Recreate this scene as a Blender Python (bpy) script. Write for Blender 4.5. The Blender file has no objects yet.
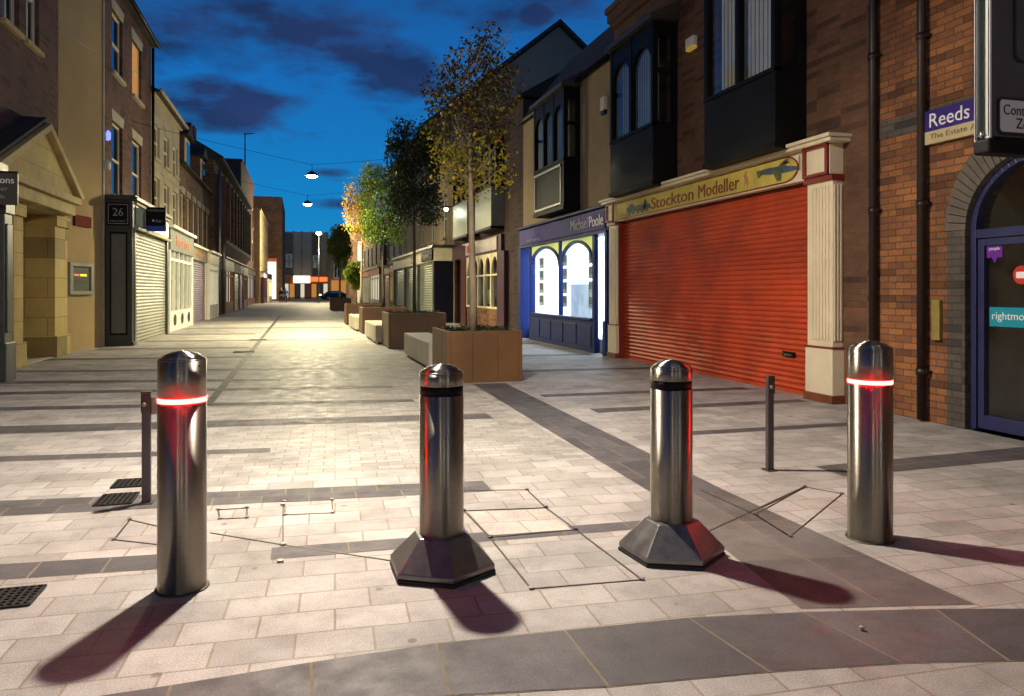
import bpy, math, random
from mathutils import Vector, Matrix
R = random.Random(7)
sc = bpy.context.scene
col = sc.collection
# ------------------------------------------------------------------ camera model
F, CH, VY = 750.0, 1.4, 291.0
TH = math.atan(212 / F); CC, SS = math.cos(TH), math.sin(TH)
def yx(u, X):                       # Y of image column u on the facade plane x = X
    t = (u - 512) / F
    return X * (CC - t * SS) / (SS + t * CC)
def zx(u, v, X):                    # height of pixel (u, v) on the facade plane x = X
    t = (u - 512) / F
    return CH + (VY - v) / F * X / (SS + t * CC)
def xy(u, Y):                       # X of column u on plane y = Y
    t = (u - 512) / F
    return Y * (SS + t * CC) / (CC - t * SS)
def zy(u, v, Y):
    t = (u - 512) / F
    return CH + (VY - v) / F * Y / (CC - t * SS)
def gr(u, v):
    d = F * CH / (v - VY); t = (u - 512) / F
    return (d * (SS + t * CC), d * (CC - t * SS))
# ------------------------------------------------------------------ materials
def new_mat(name):
    m = bpy.data.materials.new(name); m.use_nodes = True
    nt = m.node_tree; b = nt.nodes['Principled BSDF']
    return m, nt, b
def N(nt, t, **kw):
    n = nt.nodes.new(t)
    for k, v in kw.items(): setattr(n, k, v)
    return n
def mixc(nt, fac, a, b, mode='MIX'):
    n = N(nt, 'ShaderNodeMix', data_type='RGBA', blend_type=mode)
    if isinstance(fac, (int, float)): n.inputs[0].default_value = fac
    else: nt.links.new(fac, n.inputs[0])
    for i, s in ((6, a), (7, b)):
        if isinstance(s, tuple): n.inputs[i].default_value = (*s, 1)
        else: nt.links.new(s, n.inputs[i])
    return n.outputs[2]
def mth(nt, op, a, b=None, c=None, clamp=False):
    n = N(nt, 'ShaderNodeMath', operation=op); n.use_clamp = clamp
    for i, s in enumerate((a, b, c)):
        if s is None: continue
        if isinstance(s, (int, float)): n.inputs[i].default_value = s
        else: nt.links.new(s, n.inputs[i])
    return n.outputs[0]
def noise(nt, vec, scale, detail=4, rough=.6):
    n = N(nt, 'ShaderNodeTexNoise'); n.inputs['Scale'].default_value = scale
    n.inputs['Detail'].default_value = detail; n.inputs['Roughness'].default_value = rough
    if vec is not None: nt.links.new(vec, n.inputs['Vector'])
    return n.outputs['Fac']
def ramp(nt, fac, stops):
    n = N(nt, 'ShaderNodeValToRGB'); e = n.color_ramp.elements
    while len(e) < len(stops): e.new(.5)
    for k, (p, c) in enumerate(stops):
        e[k].position = p; e[k].color = (*c, 1) if isinstance(c, tuple) else (c, c, c, 1)
    nt.links.new(fac, n.inputs[0]); return n.outputs[0]
def bump(nt, b, h, strength=.3, dist=.01):
    n = N(nt, 'ShaderNodeBump'); n.inputs['Strength'].default_value = strength; n.inputs['Distance'].default_value = dist
    nt.links.new(h, n.inputs['Height']); nt.links.new(n.outputs[0], b.inputs['Normal'])
def pos(nt): return N(nt, 'ShaderNodeNewGeometry').outputs['Position']
def plain(name, c, rough=.6, metal=0., var=.25, scale=6., bmp=.15, spec=.5, coat=0.):
    m, nt, b = new_mat(name)
    p = pos(nt); n1 = noise(nt, p, scale, 6, .65); n2 = noise(nt, p, scale * .17 + .3, 3)
    f = mth(nt, 'ADD', mth(nt, 'MULTIPLY', n1, .6), mth(nt, 'MULTIPLY', n2, .6))
    dark = tuple(x * (1 - var * 1.3) for x in c); lite = tuple(min(1, x * (1 + var)) for x in c)
    nt.links.new(ramp(nt, f, [(.35, dark), (.8, lite)]), b.inputs['Base Color'])
    b.inputs['Roughness'].default_value = rough; b.inputs['Metallic'].default_value = metal
    b.inputs['Specular IOR Level'].default_value = spec
    nt.links.new(mth(nt, 'ADD', mth(nt, 'MULTIPLY', n1, .25), rough - .12, clamp=True), b.inputs['Roughness'])
    if bmp: bump(nt, b, noise(nt, p, scale * 9, 3), bmp, .004)
    return m
def masonry(name, c1, c2, cm, bw=.225, bh=.075, mortar=.01, rough=.85, stain=.35, bmp=.6, dif=None, off=.5):
    """bricks or stone blocks, laid in (x+y, z)"""
    m, nt, b = new_mat(name); p = pos(nt)
    s = N(nt, 'ShaderNodeSeparateXYZ'); nt.links.new(p, s.inputs[0])
    cx = N(nt, 'ShaderNodeCombineXYZ')
    nt.links.new(mth(nt, 'ADD', s.outputs[0], s.outputs[1]), cx.inputs[0]); nt.links.new(s.outputs[2], cx.inputs[1])
    br = N(nt, 'ShaderNodeTexBrick', offset=off); nt.links.new(cx.outputs[0], br.inputs['Vector'])
    br.inputs['Scale'].default_value = 1; br.inputs['Brick Width'].default_value = bw; br.inputs['Row Height'].default_value = bh
    br.inputs['Mortar Size'].default_value = mortar; br.inputs['Mortar Smooth'].default_value = .3
    br.inputs['Color1'].default_value = (*c1, 1); br.inputs['Color2'].default_value = (*c2, 1); br.inputs['Mortar'].default_value = (*cm, 1)
    br.inputs['Bias'].default_value = -.1
    # per-brick odd dark ones + stains
    vs = N(nt, 'ShaderNodeMapping'); vs.inputs['Scale'].default_value = (1 / bw * .5, 1 / bh, 1); nt.links.new(cx.outputs[0], vs.inputs[0])
    vo = N(nt, 'ShaderNodeTexWhiteNoise', noise_dimensions='2D')
    fl = N(nt, 'ShaderNodeVectorMath', operation='FLOOR'); nt.links.new(vs.outputs[0], fl.inputs[0]); nt.links.new(fl.outputs[0], vo.inputs['Vector'])
    odd = ramp(nt, vo.outputs['Value'], [(.0, .35), (.13, .5), (.2, 1.), (1., 1.15)])
    c = mixc(nt, .75, br.outputs['Color'], odd, 'MULTIPLY')
    st = ramp(nt, noise(nt, p, .9, 5), [(.35, 1 - stain), (.62, 1.05)])
    c = mixc(nt, 1., c, st, 'MULTIPLY')
    c = mixc(nt, .5, c, ramp(nt, noise(nt, p, 45, 2), [(.3, .6), (.7, 1.2)]), 'MULTIPLY')
    nt.links.new(c, b.inputs['Base Color']); b.inputs['Roughness'].default_value = rough
    h = mth(nt, 'ADD', mth(nt, 'MULTIPLY', br.outputs['Fac'], -1.), mth(nt, 'MULTIPLY', noise(nt, p, 60, 2), .5))
    bump(nt, b, h, bmp, .008)
    return m
def emis(name, c, s):
    m, nt, b = new_mat(name)
    b.inputs['Base Color'].default_value = (*[min(.8, x) * .08 for x in c], 1)
    b.inputs['Emission Color'].default_value = (*c, 1); b.inputs['Emission Strength'].default_value = s
    return m
def glassy(name, tint=(.9, .95, .95), refl=.12):
    m, nt, b = new_mat(name); nt.nodes.remove(b)
    t = N(nt, 'ShaderNodeBsdfTransparent'); t.inputs[0].default_value = (*tint, 1)
    g = N(nt, 'ShaderNodeBsdfGlossy'); g.inputs['Roughness'].default_value = .03
    lw = N(nt, 'ShaderNodeLayerWeight'); lw.inputs[0].default_value = .25
    f = mth(nt, 'ADD', mth(nt, 'MULTIPLY', lw.outputs['Fresnel'], .12), refl * .15, clamp=True)
    mx = N(nt, 'ShaderNodeMixShader'); nt.links.new(f, mx.inputs[0]); nt.links.new(t.outputs[0], mx.inputs[1]); nt.links.new(g.outputs[0], mx.inputs[2])
    nt.links.new(mx.outputs[0], nt.nodes['Material Output'].inputs['Surface'])
    return m
def pave_mat():
    m, nt, b = new_mat('granite_paving'); p = pos(nt)
    s = N(nt, 'ShaderNodeSeparateXYZ'); nt.links.new(p, s.inputs[0])
    rot = N(nt, 'ShaderNodeMapping'); rot.inputs['Rotation'].default_value = (0, 0, math.radians(2.5)); nt.links.new(p, rot.inputs[0])
    def brick(bw, bh, ms, c1, c2, cm, off=.5, sq=1.):
        br = N(nt, 'ShaderNodeTexBrick', offset=off); nt.links.new(rot.outputs[0], br.inputs['Vector'])
        br.squash = sq
        br.inputs['Scale'].default_value = 1; br.inputs['Brick Width'].default_value = bw; br.inputs['Row Height'].default_value = bh
        br.inputs['Mortar Size'].default_value = ms; br.inputs['Mortar Smooth'].default_value = .2
        for k, c in (('Color1', c1), ('Color2', c2), ('Mortar', cm)): br.inputs[k].default_value = (*c, 1)
        return br
    A = brick(.31, .212, .0055, (.39, .365, .345), (.275, .256, .24), (.235, .20, .145))
    B = brick(.21, .115, .0038, (.35, .33, .30), (.245, .23, .21), (.17, .145, .10), .42)
    mk = mth(nt, 'MULTIPLY', mth(nt, 'GREATER_THAN', s.outputs[0], -1.05), mth(nt, 'LESS_THAN', s.outputs[0], 2.36))
    mk = mth(nt, 'MULTIPLY', mk, mth(nt, 'GREATER_THAN', s.outputs[1], 5.9))
    c = mixc(nt, mk, A.outputs['Color'], B.outputs['Color'])
    f = mth(nt, 'ADD', mth(nt, 'MULTIPLY', A.outputs['Fac'], mth(nt, 'SUBTRACT', 1., mk)), mth(nt, 'MULTIPLY', B.outputs['Fac'], mk))
    sp = ramp(nt, noise(nt, p, 150, 3, .8), [(.3, .5), (.5, 1.), (.72, 1.45)])
    c = mixc(nt, 1., c, sp, 'MULTIPLY')
    st = ramp(nt, noise(nt, p, 1.3, 6, .65), [(.3, .66), (.6, 1.1)])
    c = mixc(nt, 1., c, st, 'MULTIPLY')
    s2 = ramp(nt, noise(nt, p, 7, 5, .7), [(.34, .7), (.5, 1.)])
    c = mixc(nt, .6, c, s2, 'MULTIPLY')
    # trodden gum spots
    vo = N(nt, 'ShaderNodeTexVoronoi'); vo.inputs['Scale'].default_value = 3.1; nt.links.new(p, vo.inputs['Vector'])
    gm = ramp(nt, vo.outputs['Distance'], [(.0, .35), (.05, .45), (.07, 1.)])
    c = mixc(nt, .8, c, gm, 'MULTIPLY')
    nt.links.new(c, b.inputs['Base Color'])
    nt.links.new(ramp(nt, noise(nt, p, 5, 5), [(.3, .50), (.7, .78)]), b.inputs['Roughness'])
    bump(nt, b, mth(nt, 'ADD', mth(nt, 'MULTIPLY', f, -1.), mth(nt, 'MULTIPLY', noise(nt, p, 70, 3), .55)), .5, .005)
    return m
def slab_mat(name, a, bcol, rough=.6):
    m, nt, b = new_mat(name); p = pos(nt)
    at = N(nt, 'ShaderNodeAttribute', attribute_name='tone')
    c = mixc(nt, at.outputs['Fac'], a, bcol)
    c = mixc(nt, .85, c, ramp(nt, noise(nt, p, 190, 3, .85), [(.32, .5), (.5, 1.), (.7, 1.6)]), 'MULTIPLY')
    c = mixc(nt, .9, c, ramp(nt, noise(nt, p, 2.6, 6, .7), [(.3, .65), (.65, 1.2)]), 'MULTIPLY')
    nt.links.new(c, b.inputs['Base Color'])
    nt.links.new(ramp(nt, noise(nt, p, 6, 5), [(.3, rough - .1), (.7, rough + .2)]), b.inputs['Roughness'])
    bump(nt, b, noise(nt, p, 90, 3), .35, .004)
    return m
def steel_mat():
    m, nt, b = new_mat('brushed_steel')
    tc = N(nt, 'ShaderNodeTexCoord'); mp = N(nt, 'ShaderNodeMapping'); mp.inputs['Scale'].default_value = (14, 14, 420)
    nt.links.new(tc.outputs['Object'], mp.inputs[0]); n = noise(nt, mp.outputs[0], 1., 3, .6)
    big = noise(nt, tc.outputs['Object'], 7, 4)
    c = mixc(nt, .55, (.33, .30, .255), ramp(nt, n, [(.3, .75), (.7, 1.1)]), 'MULTIPLY')
    nt.links.new(c, b.inputs['Base Color']); b.inputs['Metallic'].default_value = 1
    nt.links.new(mth(nt, 'ADD', mth(nt, 'MULTIPLY', big, .05), .36), b.inputs['Roughness'])
    b.inputs['Anisotropic'].default_value = 1.
    b.inputs['Anisotropic Rotation'].default_value = .25
    tg = N(nt, 'ShaderNodeTangent', direction_type='RADIAL', axis='Z'); nt.links.new(tg.outputs[0], b.inputs['Tangent'])
    pass
    return m
M = dict(
  brick_orange=masonry('orange_brick', (.34, .135, .042), (.20, .075, .032), (.115, .07, .04), mortar=.008, stain=.5),
  brick_dark=masonry('dark_red_brick', (.15, .06, .035), (.10, .04, .027), (.09, .06, .04)),
  brick_brown=masonry('brown_brick', (.17, .075, .035), (.12, .052, .028), (.11, .075, .045)),
  brick_stock=masonry('brown_stock_brick', (.20, .10, .05), (.15, .075, .04), (.14, .10, .07)),
  brick_grey=masonry('grey_brick', (.11, .095, .075), (.085, .07, .055), (.07, .06, .045), bmp=.8),
  soldier_grey=plain('grey_arch_brick', (.115, .1, .078), .85, var=.3, scale=14, bmp=.5),
  ashlar=masonry('yellow_ashlar_stone', (.52, .38, .12), (.48, .345, .108), (.25, .18, .06), .85, .42, .008, .8, .25, .4),
  stone=plain('pale_stone', (.38, .33, .23), .8, var=.25, scale=5),
  stone_y=plain('yellow_stone_trim', (.46, .35, .14), .8, var=.3, scale=4),
  render_cream=plain('cream_render', (.40, .31, .17), .9, var=.18, scale=1.6, bmp=.3),
  render_tan=plain('tan_render', (.33, .25, .15), .9, var=.22, scale=1.3, bmp=.3),
  render_grey=plain('greyish_cream_render', (.36, .31, .22), .9, var=.25, scale=1.2, bmp=.3),
  slate=masonry('dark_slate_roof', (.03, .027, .026), (.022, .02, .02), (.01, .01, .01), .3, .2, .006, .8, .3, .5),
  black=plain('black_painted_board', (.006, .0058, .006), .5, var=.4, scale=4, spec=.12),
  black_ribbed=plain('black_lead_cladding', (.006, .0058, .006), .5, var=.5, scale=9, bmp=.4, spec=.15),
  pipe=plain('dark_brown_pipe', (.018, .01, .008), .45, var=.3),
  navy=plain('navy_gloss_paint', (.006, .02, .13), .5, var=.2, spec=.2),
  navy_door=plain('dull_navy_frame_paint', (.022, .026, .085), .4, var=.2),
  navy_dark=plain('dark_navy_sign_board', (.022, .014, .24), .55, var=.25, spec=.15),
  cream_paint=plain('cream_gloss_paint', (.74, .65, .45), .45, var=.12, scale=3),
  red_trim=plain('maroon_trim_paint', (.20, .022, .014), .4, var=.2),
  brown_trim=plain('brown_plinth_paint', (.17, .05, .018), .5, var=.3),
  shutter_red=plain('red_orange_shutter_paint', (.52, .066, .016), .5, var=.38, scale=1.7, bmp=.1),
  shutter_grey=plain('galvanised_grey_shutter', (.30, .30, .25), .4, .25, var=.2, scale=3),
  shutter_green=plain('pale_green_grey_shutter', (.24, .26, .20), .45, .1, var=.2, scale=3),
  shutter_purple=plain('lilac_shutter_paint', (.30, .23, .33), .5, var=.15, scale=3),
  charcoal=plain('charcoal_green_paint', (.028, .034, .032), .38, var=.2),
  charcoal_panel=plain('grey_green_panel_paint', (.10, .11, .095), .4, var=.2),
  sign_yellow=plain('aged_yellow_sign_face', (.52, .42, .075), .5, var=.3, scale=5),
  sign_red=plain('dull_red_lettering', (.20, .025, .012), .5, var=.2),
  olive=plain('olive_picture_paint', (.10, .12, .035), .5, var=.6, scale=20),
  bluegrey=plain('blue_grey_picture_paint', (.05, .09, .13), .5, var=.6, scale=20),
  salmon=plain('salmon_picture_paint', (.45, .20, .10), .5, var=.3, scale=20),
  white=plain('white_paint', (.74, .72, .66), .45, var=.1, scale=4),
  white_letter=plain('white_lettering', (.8, .8, .8), .5, var=.03, bmp=0),
  grey_letter=plain('grey_lettering', (.26, .26, .32), .5, var=.05, bmp=0),
  brown_letter=plain('brown_lettering', (.25, .19, .1), .5, var=.05, bmp=0),
  black_letter=plain('black_lettering', (.01, .01, .01), .5, var=.05, bmp=0),
  lilac_sign=plain('pale_lilac_fascia', (.42, .36, .36), .5, var=.15),
  maroon=plain('deep_maroon_paint', (.075, .014, .018), .4, var=.25),
  purple_col=plain('dark_plum_paint', (.05, .013, .03), .4, var=.25),
  rust=plain('rusty_brown_steel', (.12, .058, .018), .55, var=.3, scale=2.6, bmp=.15),
  rust_dark=plain('dark_rusty_steel', (.095, .04, .016), .55, var=.3, scale=2.6, bmp=.15),
  soil=plain('dark_soil', (.03, .02, .013), .95, var=.5, scale=30, bmp=1.),
  concrete=plain('pale_concrete', (.45, .42, .33), .75, var=.18, scale=5),
  bark=plain('pale_grey_bark', (.28, .23, .15), .85, var=.35, scale=12, bmp=.8),
  bark_dark=plain('dark_bark', (.05, .04, .03), .85, var=.35, scale=12, bmp=.8),
  iron=plain('cast_iron', (.035, .032, .03), .5, .7, var=.4, scale=25, bmp=.5),
  zinc=plain('dull_grey_metal', (.32, .31, .30), .4, .85, var=.2, scale=12),
  zinc_dark=plain('dark_weathered_metal', (.085, .075, .06), .5, .7, var=.3, scale=20),
  base_steel=plain('smooth_cast_steel', (.19, .18, .178), .33, .7, var=.35, scale=12, bmp=.1),
  violet_post=plain('grey_post_paint', (.085, .08, .09), .4, .5, var=.2),
  sign_back=plain('dark_grey_sign_face', (.06, .052, .06), .5, var=.15),
  sign_green=plain('grey_green_channel_metal', (.22, .30, .22), .6, .0, var=.15),
  plate=plain('pale_grey_plate', (.6, .56, .57), .5, var=.06, scale=2),
  red=plain('red_vinyl', (.5, .03, .02), .4, var=.1), orange=plain('orange_sign_paint', (.75, .17, .03), .5, var=.2),
  teal=plain('teal_vinyl', (.01, .27, .36), .4, var=.05), purple=plain('purple_vinyl', (.13, .02, .30), .4, var=.1),
  blue_board=plain('bright_blue_board', (.012, .04, .35), .5, var=.15),
  floor_dark=plain('dark_interior', (.02, .016, .012), .8, var=.4, scale=2),
  curtain=plain('grey_curtain_cloth', (.8, .66, .5), .9, var=.15, scale=3),
  curtain_dim=plain('dim_blind_cloth', (.46, .38, .30), .9, var=.2, scale=3),
  room_white=plain('white_shop_wall', (.85, .87, .9), .7, var=.04),
  glass=glassy('window_glass'), glass_dark=None,
  warm_lit=emis('warm_lit_blind', (1., .42, .08), .42),
  shop_lit=emis('lit_white_shop_window', (1., .95, .72), .6), shop_dim=emis('dim_shop_window', (.7, .8, .45), .13),
  shop_lit2=emis('very_bright_shop_window', (1., .94, .7), 2.2),
  sign_lit=emis('glowing_sign_white', (1., .83, .55), 2.6), sign_lit_o=emis('glowing_sign_orange', (1., .16, .03), 1.5),
  led=emis('red_led_ring', (1., .0042, .0034), 260.),
  yellow_led=emis('yellow_led_display', (1., .75, .02), 1.3), orange_led=emis('orange_led_display', (1., .25, .08), .8),
  lamp=emis('lamp_glass_glow', (1., .86, .55), 160.), lamp_near=emis('near_lamp_glow', (1., .86, .66), 60.),
  lamp_small=emis('small_lamp_glow', (.9, 1., .85), 30.), lamp_blue=emis('blue_alarm_light', (.15, .2, 1.), 2.2),
  cool_panel=emis('cool_ceiling_panel', (.72, .85, 1.), 7.),
  bulb_y=emis('yellow_alarm_lens', (1., .6, .12), .25),
  skin=plain('skin', (.45, .28, .2), .6, var=.05), cloth_dark=plain('dark_cloth', (.015, .015, .02), .9), cloth_blue=plain('blue_cloth', (.01, .06, .4), .8),
  denim=plain('dark_denim', (.03, .04, .08), .9), hair=plain('brown_hair', (.03, .018, .01), .8),
  car=plain('dark_car_paint', (.015, .015, .02), .25, .3, var=.1, bmp=0), rubber=plain('black_rubber', (.015, .015, .015), .8),
  panel_grey=plain('grey_cladding_panel', (.42, .43, .38), .6, var=.2, scale=.5), panel_dk=plain('dark_grey_cladding', (.13, .13, .13), .6, var=.2, scale=.5),
  steel=steel_mat(), pave=pave_mat(),
  slab_dark=slab_mat('dark_granite_slab', (.058, .053, .056), (.09, .081, .084)),
  slab_mid=slab_mat('mid_granite_slab', (.09, .08, .076), (.13, .115, .108)),
  slab_pale=slab_mat('pale_granite_slab', (.36, .31, .275), (.46, .40, .36)),
  joint=plain('sandy_mortar', (.20, .162, .105), .95, var=.3, scale=20),
)
def glass_dark_mat():
    m, nt, b = new_mat('dark_window_glass')
    b.inputs['Base Color'].default_value = (.012, .014, .018, 1); b.inputs['Roughness'].default_value = .04
    b.inputs['IOR'].default_value = 2.3
    bump(nt, b, noise(nt, pos(nt), 1.5, 2), .05, .01)
    return m
M['glass_dark'] = glass_dark_mat()
# ------------------------------------------------------------------ mesh builder
class MB:
    def __init__(s): s.v = []; s.f = []; s.m = []; s.sm = []
    def add(s, vs, fs, mi=0, smooth=False):
        o = len(s.v); s.v += [tuple(v) for v in vs]
        for f in fs: s.f.append(tuple(o + i for i in f)); s.m.append(mi); s.sm.append(smooth)
        return s
    def box(s, x0, x1, y0, y1, z0, z1, mi=0):
        if x0 > x1: x0, x1 = x1, x0
        if y0 > y1: y0, y1 = y1, y0
        if z0 > z1: z0, z1 = z1, z0
        vs = [(x, y, z) for x in (x0, x1) for y in (y0, y1) for z in (z0, z1)]
        return s.add(vs, [(0, 1, 3, 2), (4, 6, 7, 5), (0, 4, 5, 1), (2, 3, 7, 6), (0, 2, 6, 4), (1, 5, 7, 3)], mi)
    def prism(s, poly, fn, a, b, mi=0):
        """poly: list of (p,q); fn(p,q,h)->xyz, extruded from h=a to h=b"""
        n = len(poly)
        vs = [fn(p, q, a) for p, q in poly] + [fn(p, q, b) for p, q in poly]
        fs = [tuple(range(n))[::-1], tuple(range(n, 2 * n))] + [(i, (i + 1) % n, n + (i + 1) % n, n + i) for i in range(n)]
        return s.add(vs, fs, mi)
    def lathe(s, prof, c=(0, 0, 0), n=48, mi=0, smooth=True, cap=True, rot=0, sharp=False):
        vs = []; fs = []
        for r, z in prof:
            for k in range(n):
                a = 2 * math.pi * k / n + rot; vs.append((c[0] + r * math.cos(a), c[1] + r * math.sin(a), c[2] + z))
        for j in range(len(prof) - 1):
            for k in range(n):
                k2 = (k + 1) % n; fs.append((j * n + k, j * n + k2, (j + 1) * n + k2, (j + 1) * n + k))
        s.add(vs, fs, mi, smooth)
        if cap:
            o = len(s.v) - len(vs)
            s.f.append(tuple(o + (len(prof) - 1) * n + k for k in range(n))); s.m.append(mi); s.sm.append(False)
            s.f.append(tuple(o + k for k in range(n))[::-1]); s.m.append(mi); s.sm.append(False)
        return s
    def tube(s, pts, radii, n=8, mi=0, smooth=True):
        if isinstance(radii, (int, float)): radii = [radii] * len(pts)
        pts = [Vector(p) for p in pts]; vs = []; fs = []
        for i, p in enumerate(pts):
            d = (pts[min(i + 1, len(pts) - 1)] - pts[max(i - 1, 0)]).normalized()
            u = d.cross(Vector((0, 0, 1)));
            if u.length < .05: u = d.cross(Vector((1, 0, 0)))
            u.normalize(); w = d.cross(u)
            for k in range(n):
                a = 2 * math.pi * k / n; vs.append(p + (u * math.cos(a) + w * math.sin(a)) * radii[i])
        for i in range(len(pts) - 1):
            for k in range(n):
                k2 = (k + 1) % n; fs.append((i * n + k, i * n + k2, (i + 1) * n + k2, (i + 1) * n + k))
        fs.append(tuple(range(n))[::-1]); fs.append(tuple((len(pts) - 1) * n + k for k in range(n)))
        return s.add(vs, fs, mi, smooth)
    def build(s, name, mats, parent=None, bevel=0, origin=None, recalc=True):
        me = bpy.data.meshes.new(name)
        o = Vector(origin) if origin else Vector((0, 0, 0))
        vs = [tuple(Vector(v) - o) for v in s.v]
        me.from_pydata(vs, [], s.f)
        if not isinstance(mats, (list, tuple)): mats = [mats]
        for m in mats: me.materials.append(M[m] if isinstance(m, str) else m)
        me.polygons.foreach_set('material_index', s.m); me.polygons.foreach_set('use_smooth', s.sm)
        if recalc:
            import bmesh
            bm = bmesh.new(); bm.from_mesh(me); bmesh.ops.recalc_face_normals(bm, faces=bm.faces); bm.to_mesh(me); bm.free()
        me.update()
        ob = bpy.data.objects.new(name, me); col.objects.link(ob)
        if parent is not None:
            ob.parent = parent
            ob.location = o - world(parent)
        else: ob.location = o
        if bevel:
            bv = ob.modifiers.new('bevel', 'BEVEL'); bv.width = bevel; bv.segments = 2; bv.limit_method = 'ANGLE'
        return ob
def pieces(boxes, name, mats, parent=None, bevel=0):
    for b in boxes: out = MB().box(*b).build(name, mats, parent, bevel)
    return out
def world(o):
    p = Vector(o.location)
    while o.parent: o = o.parent; p += Vector(o.location)
    return p
def tag(o, label=None, cat=None, group=None, kind=None):
    if label: o['label'] = label
    if cat: o['category'] = cat
    if group: o['group'] = group
    if kind: o['kind'] = kind
    return o
def empty(name, loc, label, cat, group=None):
    o = bpy.data.objects.new(name, None); col.objects.link(o); o.location = loc
    o.empty_display_size = .2
    return tag(o, label, cat, group)
def text(name, body, size, mat, origin, face, parent, w=None, h=None, depth=.004, align='CENTER', spacing=1., shear=0):
    """lettering as a mesh; face: 'R' faces -x, 'L' faces +x, 'C' faces -y (towards the viewer). w/h fit the lettering into a size"""
    cu = bpy.data.curves.new('lettering', 'FONT'); cu.body = body; cu.size = size; cu.align_x = align; cu.align_y = 'CENTER'
    cu.extrude = depth; cu.space_character = spacing; cu.resolution_u = 3; cu.shear = shear; cu.offset = 0
    t = bpy.data.objects.new('tmp', cu); me = bpy.data.meshes.new_from_object(t)
    bpy.data.objects.remove(t)
    xs = [v.co.x for v in me.vertices]; ys = [v.co.y for v in me.vertices]
    cx, cy = (max(xs) + min(xs)) / 2, (max(ys) + min(ys)) / 2
    sx = w / (max(xs) - min(xs)) if w else 1; sy = h / (max(ys) - min(ys)) if h else (sx if w else 1)
    for v in me.vertices:
        a, b_, c = (v.co.x - cx) * sx, (v.co.y - cy) * sy, v.co.z
        v.co = {'R': (-c, -a, b_), 'L': (c, a, b_), 'C': (a, -c, b_)}[face]
    me.materials.clear(); me.materials.append(M[mat])
    ob = bpy.data.objects.new(name, me); col.objects.link(ob)
    if parent is not None: ob.parent = parent; ob.location = Vector(origin) - world(parent)
    else: ob.location = origin
    return ob
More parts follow.
